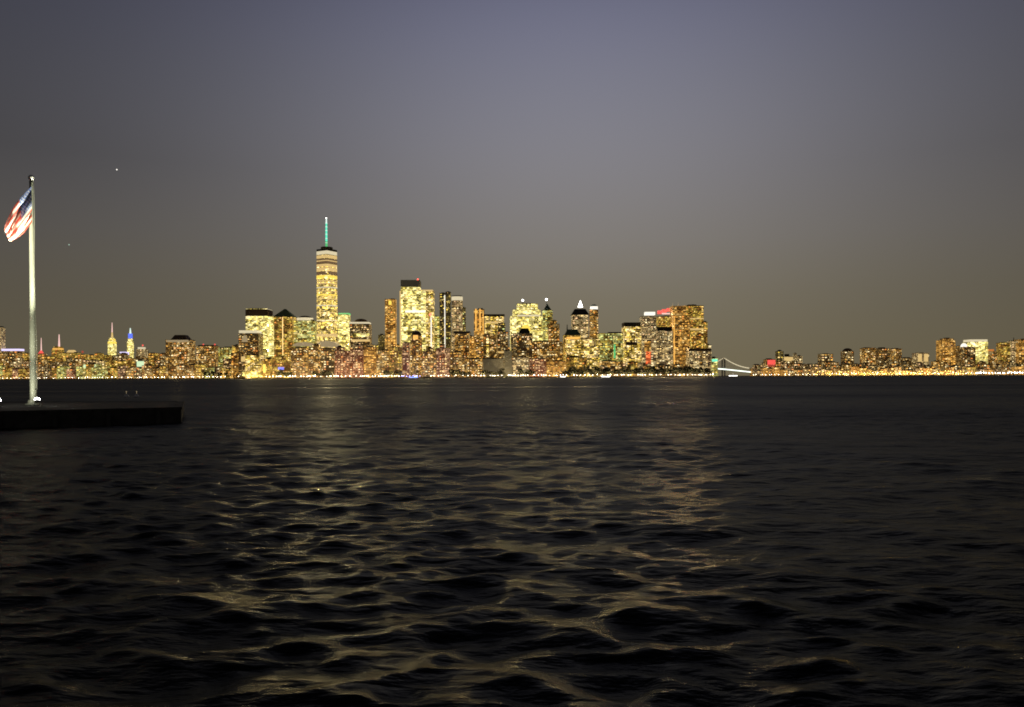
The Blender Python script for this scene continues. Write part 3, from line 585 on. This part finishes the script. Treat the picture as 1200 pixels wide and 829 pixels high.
row(cuts(-12,250,7,13),414,421,900,['sparse_windows','brown_windows','gold_windows'],'rear block',LM,'rear blocks on the far left')
RM=[(886,'the river mouth'),(904,'the red-lit square'),(924,'the bright cream block'),(950,'the gap after the cream block'),(970,'the two-window-wide tower'),(995,'the round-topped dark tower'),(1019,'the belted brown tower'),(1036,'the few-white-windows tower'),(1050,'the brown-grey tower'),(1064,'the lower dark block'),(1082,'the two-bay cream tower'),(1098,'the gap before the orange-banded tower'),(1112,'the orange-banded tower'),(1134,'the white-domed dark tower'),(1148,'the white-roofed yellow block'),(1170,'the orange-topped small tower'),(1190,'the antenna-topped pale tower')]
row(cuts(881,1212,6,12),430,435,90,['house_windows','orange_windows','gold_windows','brown_windows'],'dockside block',RM,'low dockside blocks across the river')
row(cuts(884,1212,6,12),423,430,300,['brown_windows','sparse_windows','sparse_windows','house_windows'],'second-row block',RM,'second row of blocks across the river')
CM=[(298,'the bright yellow slab'),(332,'the dark pyramid roof'),(356,'the domed greenish tower'),(384,'the tallest tower'),(420,'the lit-band grey tower'),(457,'the slim orange tower'),(488,'the wide yellow tower'),(519,'the dark glass tower'),(536,'the curved white crown'),(562,'the notched gold tower'),(580,'the flat dark-roofed tower'),(617,'the broad stepped gold tower'),(642,'the star-topped tower'),(681,'the white triangle light'),(697,'the white domed cap'),(716,'the green glowing column'),(742,'the black flat cap'),(763,'the blazing white crown'),(781,'the curved red sign'),(799,'the twin thin masts'),(815,'the tall amber tower')]
row(cuts(272,834,7,14),394,410,330,['brown_windows','gold_windows','sparse_windows','yellow_windows','orange_windows','pale_windows'],'in-between block',CM,'blocks filling the main skyline')
row([735,748,757,769,779,790,806],424,431,75,['brown_windows','sparse_windows','gold_windows'],'park-side block',CM,'blocks behind the park trees')

# ------------------------------------------------------------------ shore lamps
def lamp_meshes(mat, h, r):
    p=MB(); p.cyl(0,0,.16,.10,0,h,6); pole=p.mesh('pole','black_metal')
    q=MB(); q.ball(0,0,h+r*.8,r,8,5); q.cyl(0,0,r*.5,r*.5,h-.1,h+.2,6); head=q.mesh('lamp_head',mat)
    return pole,head
LT={'w':lamp_meshes('lamp_white',4.8,.95),'y':lamp_meshes('lamp_yellow',5.4,1.05),'b':lamp_meshes('lamp_blue',4.0,1.0),'W':lamp_meshes('lamp_bright',7.5,1.9),'t':lamp_meshes('lamp_yellow',11.0,1.0),'o':lamp_meshes('lamp_white',9.0,.9)}
LC=0
def lamp(px,back,typ,label,group,hs=1.0):
    Y=shoreY(px)+back; root=empty('street_lamp',((px-600)/F*Y,Y,LAND)); tag(root,label,'street lamp',group)
    a,b=LT[typ]; obj('pole',a,root); hd=obj('lamp_head',b,root); k_=random.uniform(.55,1.2); hd.scale=(k_,k_,1); root.scale=(1,1,hs)
    global LC; LC+=1
    if LC%3==0 and px>-2:
        ld=bpy.data.lights.new('lamp_light','POINT'); ld.energy=30000; ld.color={'w':(1,.72,.38),'y':(1,.62,.12),'b':(.4,.45,1),'W':(1,.85,.6)}.get(typ,(1,.7,.3)); ld.shadow_soft_size=1.0
        lo=bpy.data.objects.new('lamp_light',ld); col.objects.link(lo); lo.parent=root; lo.location=(0,-2.2,7)
segs=[(-8,96,'w','white lamp on the far left shore, left of the gold spired skyscraper',4.4),(96,190,'w','white lamp on the far shore under the gold and blue topped skyscrapers',4.2),
      (190,281,'w','white lamp on the shore between the dark-red-crowned tower and the main cluster',4.2),(282,311,'y','yellow lamp on the quay at the foot of the bright yellow slab',2.6),
      (312,400,'w','white quay lamp between the yellow slab and the red brick block',4.0),(400,470,'w','white quay lamp between the red brick block and the wide yellow tower',4.2),
      (471,494,'b','blue-white lamp on the quay below the round-topped brown tower',3.2),(505,566,'w','white quay lamp between the blue lamps and the windowless green block',5.0),
      (567,660,'w','white quay lamp between the windowless green block and the park trees',4.6),(664,836,'w','warm white quay lamp in front of the park trees',5.2),
      (883,955,'w','warm lamp on the river bank under the cream block and red square',4.6),(956,1142,'y','yellow dock lamp on the right-hand shore',3.1),(1144,1206,'W','blazing white dock floodlight by the right edge of the view',3.4)]
for a,b,ty,lab,step in segs:
    x=a
    while x<b:
        lamp(x,3,ty,lab,lab.split(' ',1)[0]+' shore lamps: '+str(int(a))+'' if False else {'w':'white lamps along the shore','y':'yellow lamps along the docks and quay','b':'blue lamps on the quay','W':'white dock floodlights'}[ty],random.uniform(.85,1.15))
        x+=step*random.choice([.5,.6,.8,1,1,1.2,1.7])
for i in range(60):
    x=958+184*i/60+random.uniform(-1,1)
    lamp(x,random.uniform(20,80),random.choice('tto'),'tall dock mast lamp behind the yellow shore lamps on the right','tall mast lamps over the docks',random.uniform(.8,1.5))

# ------------------------------------------------------------------ trees
def tree_meshes(seed):
    rnd=random.Random(seed); t=MB(); h=4.2
    t.tube((0,0,0),(0.1,0,h),.28,.18,7); t.tube((.1,0,h),(.3,.2,8.5),.18,.05,6)
    for i in range(6):
        a=rnd.uniform(0,6.28); z=rnd.uniform(3,6.5); t.tube((.1,0,z),(2.6*math.cos(a),2.6*math.sin(a),z+rnd.uniform(1.5,3)),.11,.03,5)
    trunk=t.mesh('trunk','bark'); c=MB()
    cl=[(rnd.uniform(-3.4,3.4),rnd.uniform(-3,3),rnd.uniform(4.2,10.2),rnd.uniform(1.2,2.3)) for _ in range(13)]
    for (x,y,z,r) in cl:
        for _ in range(46):
            d=Vector((rnd.gauss(0,1),rnd.gauss(0,1),rnd.gauss(0,1))).normalized()*r*rnd.uniform(.5,1.05)
            p=Vector((x,y,z))+d; n=Vector((rnd.gauss(0,1),rnd.gauss(0,1),rnd.gauss(0,1))).normalized(); u=n.orthogonal().normalized()*rnd.uniform(.25,.5); v=n.cross(u).normalized()*rnd.uniform(.2,.4)
            c.face([p-u-v,p+u-v*.6,p+u*.8+v,p-u*.7+v])
    return trunk,c.mesh('crown','leaf')
TM=[tree_meshes(s) for s in (1,2,3,4)]
def tree(px,back,s,label,group):
    Y=shoreY(px)+back; r=empty('waterfront_tree',((px-600)/F*Y,Y,LAND),random.uniform(0,6.28)); tag(r,label,'tree',group)
    t,c=random.choice(TM); obj('trunk',t,r); obj('crown',c,r); s*=1.9; r.scale=(s*1.1,s,s*random.uniform(.85,1.15))
for a,b,step,lab in [(326,340,3.2,'dark leafy tree on the quay right of the small blue light'),(367,388,3.4,'dark leafy tree on the quay below the curved glazed hall'),(452,470,3,'dark leafy tree on the quay left of the blue lamps'),
        (528,552,3.4,'dark leafy tree on the quay left of the windowless green block'),(566,590,3.6,'low dark tree in front of the windowless green block'),(609,625,3.4,'dark leafy tree in front of the pale striped block'),
        (662,700,2.6,'dark tree in the waterfront park under the white triangle light'),(700,760,2.7,'dark tree in the waterfront park between the olive pair and the white crown'),(760,834,3.1,'dark tree in the waterfront park below the red sign and amber tower'),
        (240,281,5,'dark leafy tree on the shore left of the yellow quay lamps')]:
    x=a
    while x<b:
        tree(x,random.uniform(9,26),random.uniform(.8,1.3)*(1.15 if 660<x<840 else .95),lab,'trees on the far waterfront'); x+=step*random.uniform(.75,1.3)

# ------------------------------------------------------------------ bridge
def bridge():
    Yt=3600; b0=P(848,443,Yt); root=empty('suspension_bridge',(b0.x,Yt,0)); tag(root,'lit suspension bridge over the river mouth, right of the amber tower','bridge')
    def L(px,py,Y): 
        p=P(px,py,Y); return Vector((p.x-b0.x,p.y-Yt,p.z))
    Ht=L(848,419.5,Yt).z
    t=MB()
    for s in (-1,1): t.box(s*6,0,4,10,-3,Ht-1)
    t.box(0,0,16,10.6,Ht-7,Ht); t.box(0,0,16,10.4,Ht*.45,Ht*.45+4)
    t.build('tower','concrete',root)
    dl=L(826,432.5,Yt-60); dr=L(879,437.3,Yt+40); d=MB()
    dm=L(848,434,Yt)
    for a,b in ((dl,dm),(dm,dr)):
        dirn=(b-a).normalized(); w=Vector((0,12,0)); h=Vector((0,0,3.5))
        d.face([a-w,b-w,b-w+h,a-w+h]); d.face([a+w,a+w+h,b+w+h,b+w]); d.face([a-w+h,b-w+h,b+w+h,a+w+h]); d.face([a-w,a+w,b+w,b-w])
    d.build('deck','concrete',root)
    st=MB(); 
    for a,b,n in ((dl,dm,24),(dm,dr,34)):
        for i in range(n):
            q=a.lerp(b,(i+.5)/n)+Vector((0,-13,4.2)); st.ball(q.x,q.y,q.z,3.0,6,4)
    st.build('deck_light','lit_deck',root)
    cb=MB(); nl=MB(); hg=MB()
    top=Vector((0,-6,Ht))
    for e,dk,n in ((L(877.5,431.5,Yt+40),dr,26),(L(822,428.5,Yt-60),dl,16)):
        prev=top
        for i in range(1,n+1):
            f=i/n; q=top.lerp(e,f); q.z-= 4*f*(1-f)*Ht*.10
            cb.tube(prev,q,1.2,1.2,5); prev=q; nl.ball(q.x,q.y-1.2,q.z,2.6,6,4)
            dkz=dm.lerp(dk,f).z+3.5
            if q.z>dkz+2: hg.tube(q,(q.x,q.y,dkz),.15,.15,4)
    cb.build('main_cable','lit_dim_cream',root); nl.build('cable_light','lit_warm_white',root); hg.build('hanger','steel',root)
bridge()

# ------------------------------------------------------------------ boats
def boat(px,Y,Lg,label,mat,hull='hull_white',h=3.0,name='ferry',lit2=None):
    root=empty(name,((px-600)/F*Y,Y,0)); tag(root,label,'boat')
    m=MB(); w=Lg*.22
    prof=lambda k:[(-Lg/2,-w*k),(Lg*.28,-w*k),(Lg/2,0),(Lg*.28,w*k),(-Lg/2,w*k)]
    m.prism(prof(.38),prof(.5),-.3,h*.5,0,True,True); m.build('hull',hull,root)
    c=MB(); c.box(-Lg*.08,0,Lg*.62,w*.8,h*.5+.01,h); c.build('cabin','hull_white',root)
    s=MB(); s.box(-Lg*.08,-w*.4-.12,Lg*.58,.2,h*.62,h*.85); s.build('cabin_window',mat,root)
    q=MB(); q.box(-Lg*.02,0,Lg*.2,w*.6,h+.01,h*1.5); q.build('wheelhouse','hull_white',root)
    k=MB(); k.tube((-Lg*.05,0,h*1.5),(-Lg*.05,0,h*2.2),.08,.04); k.build('mast','steel',root)
    e=MB(); e.ball(-Lg*.05,0,h*2.25,.35 if not lit2 else .9,6,4); e.build('mast_light',lit2 or mat,root)
boat(660.5,2290,26,'small brightly lit white boat off the waterfront park','lamp_bright',h=4,lit2='beacon_white')
boat(711,2300,46,'long low ferry with a line of white light by the park trees','beacon_white',h=3.6)
boat(486,2310,44,'ferry with blue-white lights below the round-topped brown tower','beacon_blue',h=4,lit2='beacon_blue')
boat(501,2300,34,'unlit dark ferry just right of the blue-lit one','lit_dim_brown',hull='hull_dark',h=6)
boat(860,3150,58,'white-lit ferry below the suspension bridge','beacon_white',h=5)
# two small buoys added to stand for dim glints beyond the pier
for px,lab in ((148,'small pale buoy added for a glint beyond the pier, the left one of two'),(160,'small pale buoy added for a glint beyond the pier, the right one of two')):
    r=empty('buoy',((px-600)/F*139,139,0)); tag(r,lab,'buoy','buoys beyond the pier')
    m=MB(); m.cyl(0,0,.30,.42,-.2,.15,10); m.cyl(0,0,.42,.12,.15,.6,10); m.build('float','hull_white',r)
    m=MB(); m.tube((0,0,.6),(0,0,.95),.03); m.ball(0,0,1.0,.09,6,4); m.build('lantern','lit_dim_cream',r)
# stars
for px,py,mt,rr,lab in ((137,199,'star_point',32,'brighter of two points of light in the sky, high right of the flag'),(81,287,'star_faint',34,'fainter of two points of light in the sky, low right of the flag')):
    p=P(px,py,40000); m=MB(); m.ball(0,0,0,rr,8,6); o=m.build('star',mt,None,loc=p); tag(o,lab,'star')

# ------------------------------------------------------------------ pier
PZ=1.2
def pier():
    root=empty('pier',(-60,60,0)); tag(root,'dark low stone pier carrying the flagpole','pier')
    far=[(-30.6,73),(-75,73),(-200,78)]; near=[(-200,21),(-60,38),(-28.0,42.5),(-24.3,56.5)]
    # outline, counter-clockwise seen from above
    near=[(-200,22),(-50,42),(-25.2,58.5)]
    out=near+[(-31.2,73),(-75,73.5),(-200,78)]
    o=[(x+60,y-60) for x,y in out]
    m=MB(); m.prism(o,o,-3,PZ-.18,0,False); m.build('seawall','pier_stone',root)
    t=MB(); t.face([(x,y,PZ-.03) for x,y in o]); t.build('paving','pier_top',root)
    # coping stones, each a separate block with a joint
    c=MB()
    cen=Vector((-40,5))
    for i in range(len(o)-1):
        a=Vector(o[i]); b=Vector(o[i+1]); L=(b-a).length
        if i==len(o)-2 and False: continue
        n=max(1,int(L/1.9)); d=(b-a)/n; nn=Vector((-d.y,d.x)).normalized()
        if nn.dot(cen-a)<0: nn=-nn
        for k in range(n):
            p=a+d*(k+.01); q=a+d*(k+.985); e=-nn*.06; f=nn*.55
            q4=[tuple(p+e),tuple(q+e),tuple(q+f),tuple(p+f)]
            z=PZ+random.uniform(-.012,.012); c.prism(q4,q4,PZ-.2,z,0,True,True)
    c.build('coping','pier_stone',root)
    # timber fender posts against the wall
    a=Vector(o[0]);
    for (i,j,n) in ((1,2,9),(0,1,12)):
        A=Vector(o[i]);B_=Vector(o[j])
        for k in range(n):
            p=A.lerp(B_,(k+.5)/n); d=(B_-A).normalized(); nn=Vector((d.y,-d.x))*.2
            f=MB(); f.cyl(p.x+nn.x,p.y+nn.y,.17,.15,-2,PZ-.3+random.uniform(-.1,.05),8); f.build('fender_post','pier_stone',root)
pier()

# ------------------------------------------------------------------ flagpole and flag
PY=65.0
def flagpole():
    b=P(39.2,475,PY); top=P(36.6,214,PY)
    root=empty('flagpole',(b.x,PY,PZ)); tag(root,'tall off-white flagpole standing on the pier','flagpole')
    H=top.z-PZ; lean=top.x-b.x
    m=MB(); n=12
    for i in range(n):
        z0,z1=H*i/n,H*(i+1)/n; r=lambda z:.255-.11*(z/H)**1.2
        c=lambda z:lean*z/H
        m.prism(m.ring(c(z0),0,r(z0),20),m.ring(c(z1),0,r(z1),20),z0,z1,0,i==n-1,False)
    m.build('pole','pole_paint',root,True)
    m=MB(); m.cyl(0,0,.62,.55,0,.12,20); m.cyl(0,0,.42,.38,.12,.4,20); m.build('base_collar','pole_paint',root)
    m=MB(); m.cyl(lean,0,.17,.15,H,H+.12,14); m.cyl(lean,0,.10,.10,H+.12,H+.22,10); m.build('truck','pole_paint',root)
    m=MB(); m.ball(lean,0,H+.40,.24,14,10); m.build('finial_ball','finial_paint',root,True)
    m=MB(); prev=Vector((.36,-.1,1.3))
    for i in range(1,13):
        f=i/12; q=Vector((lean*f+.36-.12*f+.06*math.sin(f*9),-.1,1.3+(H-1.3)*f)); m.tube(prev,q,.018,.018,5); prev=q
    m.build('halyard','pole_paint',root); 
    m=MB(); m.box(.33,-.1,.05,.3,1.25,1.35); m.build('cleat','black_metal',root)
    return b,top
fb,ft=flagpole()
def flag():
    nu,nv=72,52
    hx1=P(37.6,261,PY)
    A=np.array; vs=[]
    for j in range(nv+1):
        v=j/nv                                   # 0 top stripe .. 1 bottom stripe
        h=A([37.0+.8*v,218.5+42*v])
        # top edge droops to the lower left, the bottom edge gathers in folds above it
        e=A([5.6+9.5*v**1.5, 265.5+16.5*min(1,v*1.4)**.8])
        for i in range(nu+1):
            u=i/nu
            p=h*(1-u)+e*u
            p=p+A([-1.6*math.sin(math.pi*u)*(1-v)-.3*u, -3.2*math.sin(math.pi*u)*(1-v)+3.5*math.sin(math.pi*u)*v*v])
            ph=v*11.0-u*4.2
            p=p+A([.9*math.sin(ph+.8)*u, 1.3*u*math.sin(ph*1.3+1)*(1-abs(2*v-1)**3*.3)])
            dy=-.25-u*1.2+(.08+.42*min(1,u*1.6))*math.sin(ph)+.16*u*math.sin(v*23+u*7+1)
            dy+=-1.1*(1-v)*min(1,u*3.5)
            q=P(p[0],p[1],PY+dy)
            vs.append(tuple(q-Vector((ft.x,PY,hx1.z))))
    fs=[];uv=[]
    for j in range(nv):
        for i in range(nu):
            a=j*(nu+1)+i; q=(a,a+nu+1,a+nu+2,a+1); fs.append(q)
            uv.append([(i/nu,j/nv),(i/nu,(j+1)/nv),((i+1)/nu,(j+1)/nv),((i+1)/nu,j/nv)])
    m=bpy.data.materials.new('flag_cloth'); t=NT(m)
    b=t.n('ShaderNodeBsdfPrincipled'); o=t.n('ShaderNodeOutputMaterial')
    uvn=t.n('ShaderNodeUVMap').outputs[0]; s=t.n('ShaderNodeSeparateXYZ'); t.l(uvn,s.inputs[0]); u,v=s.outputs[0],s.outputs[1]
    st=t.math('MODULO',t.math('FLOOR',t.math('MULTIPLY',v,13.0)),2.0)
    mx=t.n('ShaderNodeMix',data_type='RGBA'); t.l(st,mx.inputs[0]); mx.inputs[6].default_value=(.72,.15,.12,1); mx.inputs[7].default_value=(.82,.80,.74,1)
    can=t.math('MULTIPLY',t.math('LESS_THAN',u,.40),t.math('LESS_THAN',v,7/13))
    # nine rows of stars, six and five in turn
    ru=t.math('MULTIPLY',u,12/.40); rv=t.math('MULTIPLY',v,10/(7/13))
    cu=t.math('ROUND',ru); cv=t.math('ROUND',rv)
    par=t.math('MODULO',t.math('ADD',cu,cv),2.0); even=t.math('LESS_THAN',par,.5)
    inside=t.math('MULTIPLY',t.math('MULTIPLY',t.math('GREATER_THAN',cu,.5),t.math('LESS_THAN',cu,11.5)),t.math('MULTIPLY',t.math('GREATER_THAN',cv,.5),t.math('LESS_THAN',cv,9.5)))
    du=t.math('SUBTRACT',ru,cu); dv=t.math('SUBTRACT',rv,cv)
    ds=t.math('SQRT',t.math('ADD',t.math('MULTIPLY',du,du),t.math('MULTIPLY',dv,dv)))
    an=t.math('ARCTAN2',du,dv); rad=t.math('ADD',.36,t.math('MULTIPLY',t.math('COSINE',t.math('MULTIPLY',an,5.0)),.14))
    star=t.math('MULTIPLY',t.math('MULTIPLY',t.math('LESS_THAN',ds,rad),even),inside)
    m2=t.n('ShaderNodeMix',data_type='RGBA'); t.l(star,m2.inputs[0]); m2.inputs[6].default_value=(.20,.27,.60,1); m2.inputs[7].default_value=(.9,.9,.9,1)
    m3=t.n('ShaderNodeMix',data_type='RGBA'); t.l(can,m3.inputs[0]); t.l(mx.outputs[2],m3.inputs[6]); t.l(m2.outputs[2],m3.inputs[7])
    t.l(m3.outputs[2],b.inputs['Base Color']); b.inputs['Roughness'].default_value=.8
    tr=t.n('ShaderNodeBsdfTranslucent'); t.l(m3.outputs[2],tr.inputs[0]); ms=t.n('ShaderNodeMixShader'); ms.inputs[0].default_value=.4
    t.l(b.outputs[0],ms.inputs[1]); t.l(tr.outputs[0],ms.inputs[2]); t.l(ms.outputs[0],o.inputs[0])
    o_=obj('flag',mesh('flag',vs,fs,m,uv,True),None,(ft.x,PY,hx1.z)); tag(o_,'wind-folded red, white and blue striped flag with stars hanging from the pole','flag')
flag()

def floodlight(px,Y,target,beams,label):
    x=(px-600)/F*Y; root=empty('floodlight',(x,Y,PZ)); tag(root,label,'floodlight','floodlights at the flagpole')
    m=MB(); m.box(0,0,.5,.3,0,.06); m.tube((-.2,0,.06),(-.2,0,.34),.025); m.tube((.2,0,.06),(.2,0,.34),.025); m.build('bracket','black_metal',root)
    hd=MB(); hd.cyl(0,0,.13,.20,-.12,.10,14); h=hd.build('housing','black_metal',root); 
    ln=MB(); ln.ball(0,0,.10,.21,12,5,.9,True); l=ln.build('lens','flood_lens',root)
    d=(Vector(target)-Vector((x,Y,PZ+.4)))
    q=d.to_track_quat('Z','Y')
    for z in (h,l): z.location=(0,0,.38); z.rotation_euler=q.to_euler()
    for (tz,en,ang,bl) in beams:
        src=Vector((x,Y,PZ+.45)); dd=Vector((target[0]-(1.9 if tz>15 else 0),PY,PZ+tz))-src
        ld=bpy.data.lights.new('flood_beam','SPOT'); ld.energy=en; ld.color=(1,.98,.74); ld.spot_size=R(ang); ld.spot_blend=bl; ld.shadow_soft_size=.15
        lo=bpy.data.objects.new('flood_beam',ld); col.objects.link(lo); lo.parent=root
        lo.location=Vector((0,0,.45))+dd.normalized()*.5; lo.rotation_euler=dd.to_track_quat('-Z','Y').to_euler()
floodlight(43.5,62.2,(fb.x,PY,PZ+13),[(18,90000,24,1),(8.5,2000,54,1),(3,520,110,1)],'glaring white floodlight right beside the foot of the flagpole')
floodlight(-3,61,(fb.x-.4,PY,PZ+13),[(18.6,150000,22,1),(8.5,2000,54,1),(3,520,110,1)],'glaring white floodlight left of the flagpole at the edge of the view')

# ------------------------------------------------------------------ sky, sun
w=bpy.data.worlds.new('World'); sc.world=w; w.use_nodes=True; t=NT(w)
out=t.n('ShaderNodeOutputWorld'); bg=t.n('ShaderNodeBackground'); bg.inputs[1].default_value=1.06; t.l(bg.outputs[0],out.inputs[0])
sky=t.n('ShaderNodeTexSky'); sky.sky_type='NISHITA'; sky.sun_disc=False; sky.sun_elevation=R(-3.0); sky.sun_rotation=R(200); sky.altitude=0
tc=t.n('ShaderNodeTexCoord'); sp=t.n('ShaderNodeSeparateXYZ'); t.l(tc.outputs['Generated'],sp.inputs[0])
# city sky glow: light scattered by the air, strongest over the city and fading with height
rp=t.n('ShaderNodeValToRGB'); e=rp.color_ramp.elements; rp.color_ramp.interpolation='B_SPLINE'
SKY=[(0,(.160,.131,.072)),(.10,(.184,.162,.118)),(.17,(.202,.186,.166)),(.27,(.214,.209,.232)),(.36,(.186,.188,.236)),(.45,(.138,.143,.218)),(.54,(.036,.038,.062)),(1,(.008,.009,.015))]
while len(e)<len(SKY): e.new(.5)
for i,(p_,c) in enumerate(SKY): e[i].position=p_; e[i].color=c+(1,)
t.l(t.math('ABSOLUTE',sp.outputs[2]),rp.inputs[0])
az=t.math('ARCTAN2',sp.outputs[0],sp.outputs[1])           # 0 = toward the city
az0=t.math('SUBTRACT',az,.09); q=t.math('DIVIDE',az0,.44); g_=t.math('EXPONENT',t.math('MULTIPLY',t.math('MULTIPLY',q,q),-1.0))
hi=t.math('MULTIPLY',t.math('ABSOLUTE',sp.outputs[2]),4.0,clamp=True)
lowf=t.math('SUBTRACT',.62,t.math('MULTIPLY',hi,.40))       # floor of the glow away from the city
fac=t.math('ADD',t.math('MULTIPLY',g_,t.math('SUBTRACT',1.0,lowf)),lowf)
mlt=t.vmath('MULTIPLY',rp.outputs[0]); 
cb=t.n('ShaderNodeCombineXYZ'); [t.l(fac,cb.inputs[i]) for i in range(3)]; t.l(cb.outputs[0],mlt.node.inputs[1])
sk=t.n('ShaderNodeVectorMath',operation='SCALE'); t.l(sky.outputs[0],sk.inputs[0]); sk.inputs[3].default_value=.05
ad=t.vmath('ADD',mlt,sk.outputs[0]); t.l(ad,bg.inputs[0])
sd=bpy.data.lights.new('sun','SUN'); sd.energy=.004; sd.angle=R(20); sd.color=(1,.85,.7)
so=bpy.data.objects.new('sun',sd); col.objects.link(so); so.rotation_euler=(R(80),0,R(-20))

sc.view_settings.view_transform='Standard'; sc.view_settings.look='None'; sc.view_settings.exposure=0; sc.view_settings.gamma=1
sc.cycles.use_denoising=True; sc.cycles.max_bounces=5; sc.cycles.filter_width=1.8; sc.cycles.sample_clamp_indirect=8; sc.cycles.sample_clamp_direct=0
